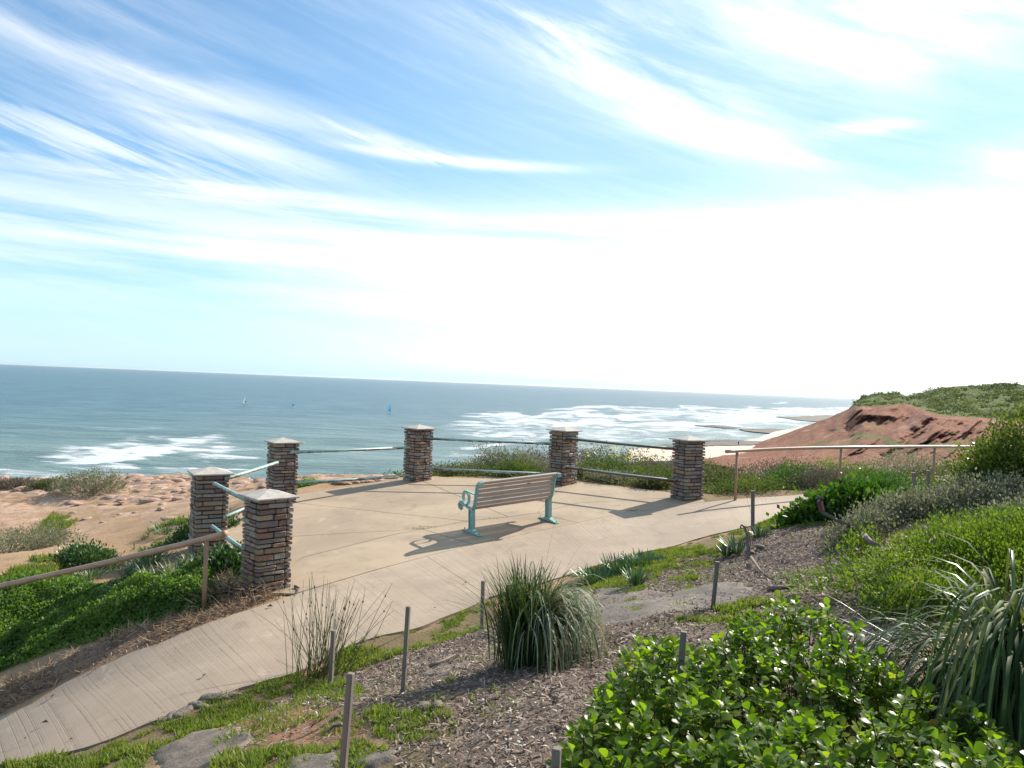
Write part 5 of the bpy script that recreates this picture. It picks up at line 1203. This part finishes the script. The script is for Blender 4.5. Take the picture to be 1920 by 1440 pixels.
slab_rock(poly_world([(520, 1435), (560, 1420), (640, 1420), (640, 1460), (540, 1480)]), .03, 'dark rock left of the stake at the bottom edge', seed=6)
def rock_obj(c, s, mat, label, cat, group, seed, flatn=.4):
    bm = bmesh.new(); bmesh.ops.create_icosphere(bm, subdivisions=2, radius=1); gg = random.Random(seed)
    for v in bm.verts:
        n = fbm(np.array([v.co.x*1.4+seed]), np.array([v.co.y*1.4+v.co.z*1.1]), 3)[0]; v.co *= .7+.6*n; v.co.x *= s[0]; v.co.y *= s[1]; v.co.z *= s[2]
    me_ = bpy.data.meshes.new('rock'); bm.to_mesh(me_); bm.free(); me_.materials.append(M[mat]); o = link('rock', me_, None, tuple(c)); o.rotation_euler = (0, 0, gg.uniform(0, 3)); return tag(o, label, cat, group)
k = 0
for (x0, x1, y0, y1, n, smin, smax) in ((235, 350, 893, 915, 18, .12, .45), (450, 500, 890, 915, 8, .12, .4), (560, 640, 884, 905, 26, .15, .5), (640, 745, 894, 908, 12, .08, .28), (180, 350, 912, 940, 22, .08, .35), (30, 160, 915, 935, 12, .1, .4), (120, 350, 940, 985, 20, .05, .22)):
    for _ in range(n):
        p = G(rng.uniform(x0, x1), rng.uniform(y0, y1)); s = rng.uniform(smin, smax); rock_obj(p+np.array((0, 0, .01)), (s, s*.7, s*rng.uniform(.22, .42)), 'pinkrock', 'flat pinkish limestone rock scattered on the cliff top ledge', 'rock', 'limestone rocks on the ledge', k); k += 1
for i, (px, py, s) in enumerate(((322, 1337, .09), (345, 1330, .12), (372, 1318, .10), (405, 1304, .14), (436, 1299, .10), (310, 1344, .07))):
    rock_obj(Ps(px, py+3)+np.array((0, 0, -.01)), (s*1.0, s*.42, s*.30), 'brownrock', ('second smallest', 'large third', 'small fourth', 'largest', 'last, rightmost', 'smallest, leftmost')[i]+' brown edging rock in the row half buried at the lower path edge', 'rock', 'edging rocks at the path', 300+i)
for i, (px, py, s, lab) in enumerate(((1405, 1040, .06, 'grey stone beside the aloe under the path side stake'), (1425, 1030, .065, 'flat stone behind the grey stone under the path side stake'), (795, 1335, .055, 'rounded brown stone in the grass right of the tallest stake'), (820, 1332, .045, 'small tan stone beside the rounded brown stone in the grass'))):
    rock_obj(G(px, py)+np.array((0, 0, .03)), (s, s*.7, s*.5), 'brownrock', lab, 'stone', None, 330+i)
# pale pebbles
for i in range(46):
    px, py = rng.uniform(850, 1050), rng.uniform(1300, 1440)
    if i > 30: px, py = rng.uniform(1450, 1600), rng.uniform(1010, 1090)
    s = rng.uniform(.005, .012); rock_obj(G(px, py)+np.array((0, 0, .008)), (s*1.3, s*.8, s*.5), 'pebble' if 'pebble' in M else M.setdefault('pebble', flat('pale_pebble', (.46, .40, .34))) and 'pebble', 'pale pebble lying on the bark mulch', 'pebble', 'pale pebbles on the mulch', 400+i)

# ---- dead wood, litter
def branch(pts, r, label, forks=()):
    P = np.array([np.array(p) for p in pts]); o = P[0]; root = thing('dead_branch', tuple(o), label, 'branch')
    MB().tube(P-o, np.linspace(r, r*.45, len(P)), 7).build('main_stem', M['dead'], root, True)
    for f in forks:
        Q_ = np.array([np.array(p) for p in f])-o; MB().tube(Q_, np.linspace(r*.5, r*.15, len(Q_)), 5).build('side_stem', M['dead'], root, True)
def g2(px, py, dz=.03): p = G(px, py); p[2] += dz; return p
branch([g2(1545, 1012), g2(1575, 1000, .06), g2(1600, 992, .12), g2(1625, 1000, .1), g2(1645, 1020, .02)], .045, 'weathered dead branches lying at the foot of the silver bushes', [[g2(1575, 1000), g2(1590, 1010, .1), g2(1610, 1015, .1)], [g2(1618, 998), g2(1640, 990, .25), g2(1660, 985, .3)], [g2(1560, 1006), g2(1580, 990, .1), g2(1612, 985, .15)]])
branch([at(1620, 1004, 7.3), at(1632, 1016, 7.1), at(1650, 1024, 7.0)], .034, 'thick grey dead log end below the green sprig')
branch([g2(1404, 1045, .0), at(1402, 1020, 9.2), at(1400, 1000, 9.2), at(1396, 988, 9.2), at(1390, 984, 9.2), at(1388, 990, 9.2)], .022, 'twisted dead brown stem curling over beside the path side stake', [[g2(1404, 1045, 0), at(1408, 1015, 9.2), at(1403, 992, 9.2), at(1398, 985, 9.2)]])
branch([g2(1408, 1050), g2(1425, 1075), g2(1445, 1092)], .018, 'dead branch lying across the mulch below the twisted stem', [[g2(1450, 1082), g2(1458, 1108)], [g2(1455, 1080), g2(1470, 1105)]])
branch([g2(1440, 1112), g2(1465, 1108), g2(1490, 1104)], .03, 'short dark dead branch on the mulch at centre right')
branch([g2(806, 1256), g2(830, 1246), g2(853, 1234)], .016, 'pale dead stick on the mulch left of the drooping tussock')
branch([g2(640, 1368), g2(625, 1358+12), g2(612, 1380)], .014, 'grey stick on bare soil left of the bottom stake')
branch([g2(815, 1290), g2(828, 1296), g2(838, 1298)], .010, 'curved pale twig right of the tallest stake', [[g2(815, 1305), g2(806, 1300), g2(790, 1294)]])
branch([g2(944, 1232, 0), at(942, 1215, 5.2), at(941, 1203, 5.2)], .008, 'short dark upright stem left of the drooping tussock')
branch([Ps(553, 1102)+(0, 0, .02), Ps(562, 1106)+(0, 0, .02)], .02, 'short broken stick at the right foot of the nearest pier', [[Ps(562, 1106)+(0, 0, .03), Ps(556, 1118)+(0, 0, .02)]])
for i, (px, py, s, lab) in enumerate(((386, 1267, .06, 'dead brown leaf in the middle of the ribbed path'), (91, 1357, .06, 'curled dead leaf near the lower left of the path'), (102, 1305, .07, 'dark dead leaf by the upper path edge at left'), (512, 1139, .07, 'dark dead leaf in front of the nearest pier'), (178, 1259, .05, 'brown leaf at the upper edge of the path'), (130, 1389, .025, 'tiny dark scrap on the lower left path'), (44, 1387, .025, 'tiny dark crumb at the far lower left of the path'), (813, 1142, .03, 'small dry scrap on the path left of the tussock'), (870, 1094, .04, 'small rusty leaf on the path beside the tussock blades'))):
    p = Ps(px, py); T5, Tf5 = T_diamond(); V = T5*s; V[:, 2] += np.abs(T5[:, 0])*s*.9+.004; V = np.c_[V[:, :2], V[:, 2]+.01]; o = link('dead_leaf', mesh('dead_leaf', V, Tf5, M['seed']), None, tuple(p)); o.rotation_euler = (0, 0, rng.uniform(0, 6)); tag(o, lab, 'leaf')

# ================================================================== SEA AIR
bx_, tz, bz = 60000, 14.0, -23.0
top_z = max((o.matrix_world @ Vector(c)).z for o in S.objects if o.name.startswith(('headland', 'scrub')) for c in o.bound_box)+1.0
hz = MB().box((0, 0, (max(tz, top_z)+bz)/2), (bx_*2, bx_*2, max(tz, top_z)-bz))
mh = bpy.data.materials.new('sea_air'); mh.use_nodes = True; th_ = mh.node_tree; th_.nodes.clear()
ho = nd(th_, 'ShaderNodeOutputMaterial'); pv = nd(th_, 'ShaderNodeVolumePrincipled'); pv.inputs['Density'].default_value = 2.5e-5; pv.inputs['Color'].default_value = (.9, .95, 1, 1); pv.inputs['Anisotropy'].default_value = .45
th_.links.new(pv.outputs[0], ho.inputs['Volume'])
tag(hz.build('haze', mh), 'thin salty sea air over the whole bay', 'haze', kind='stuff')
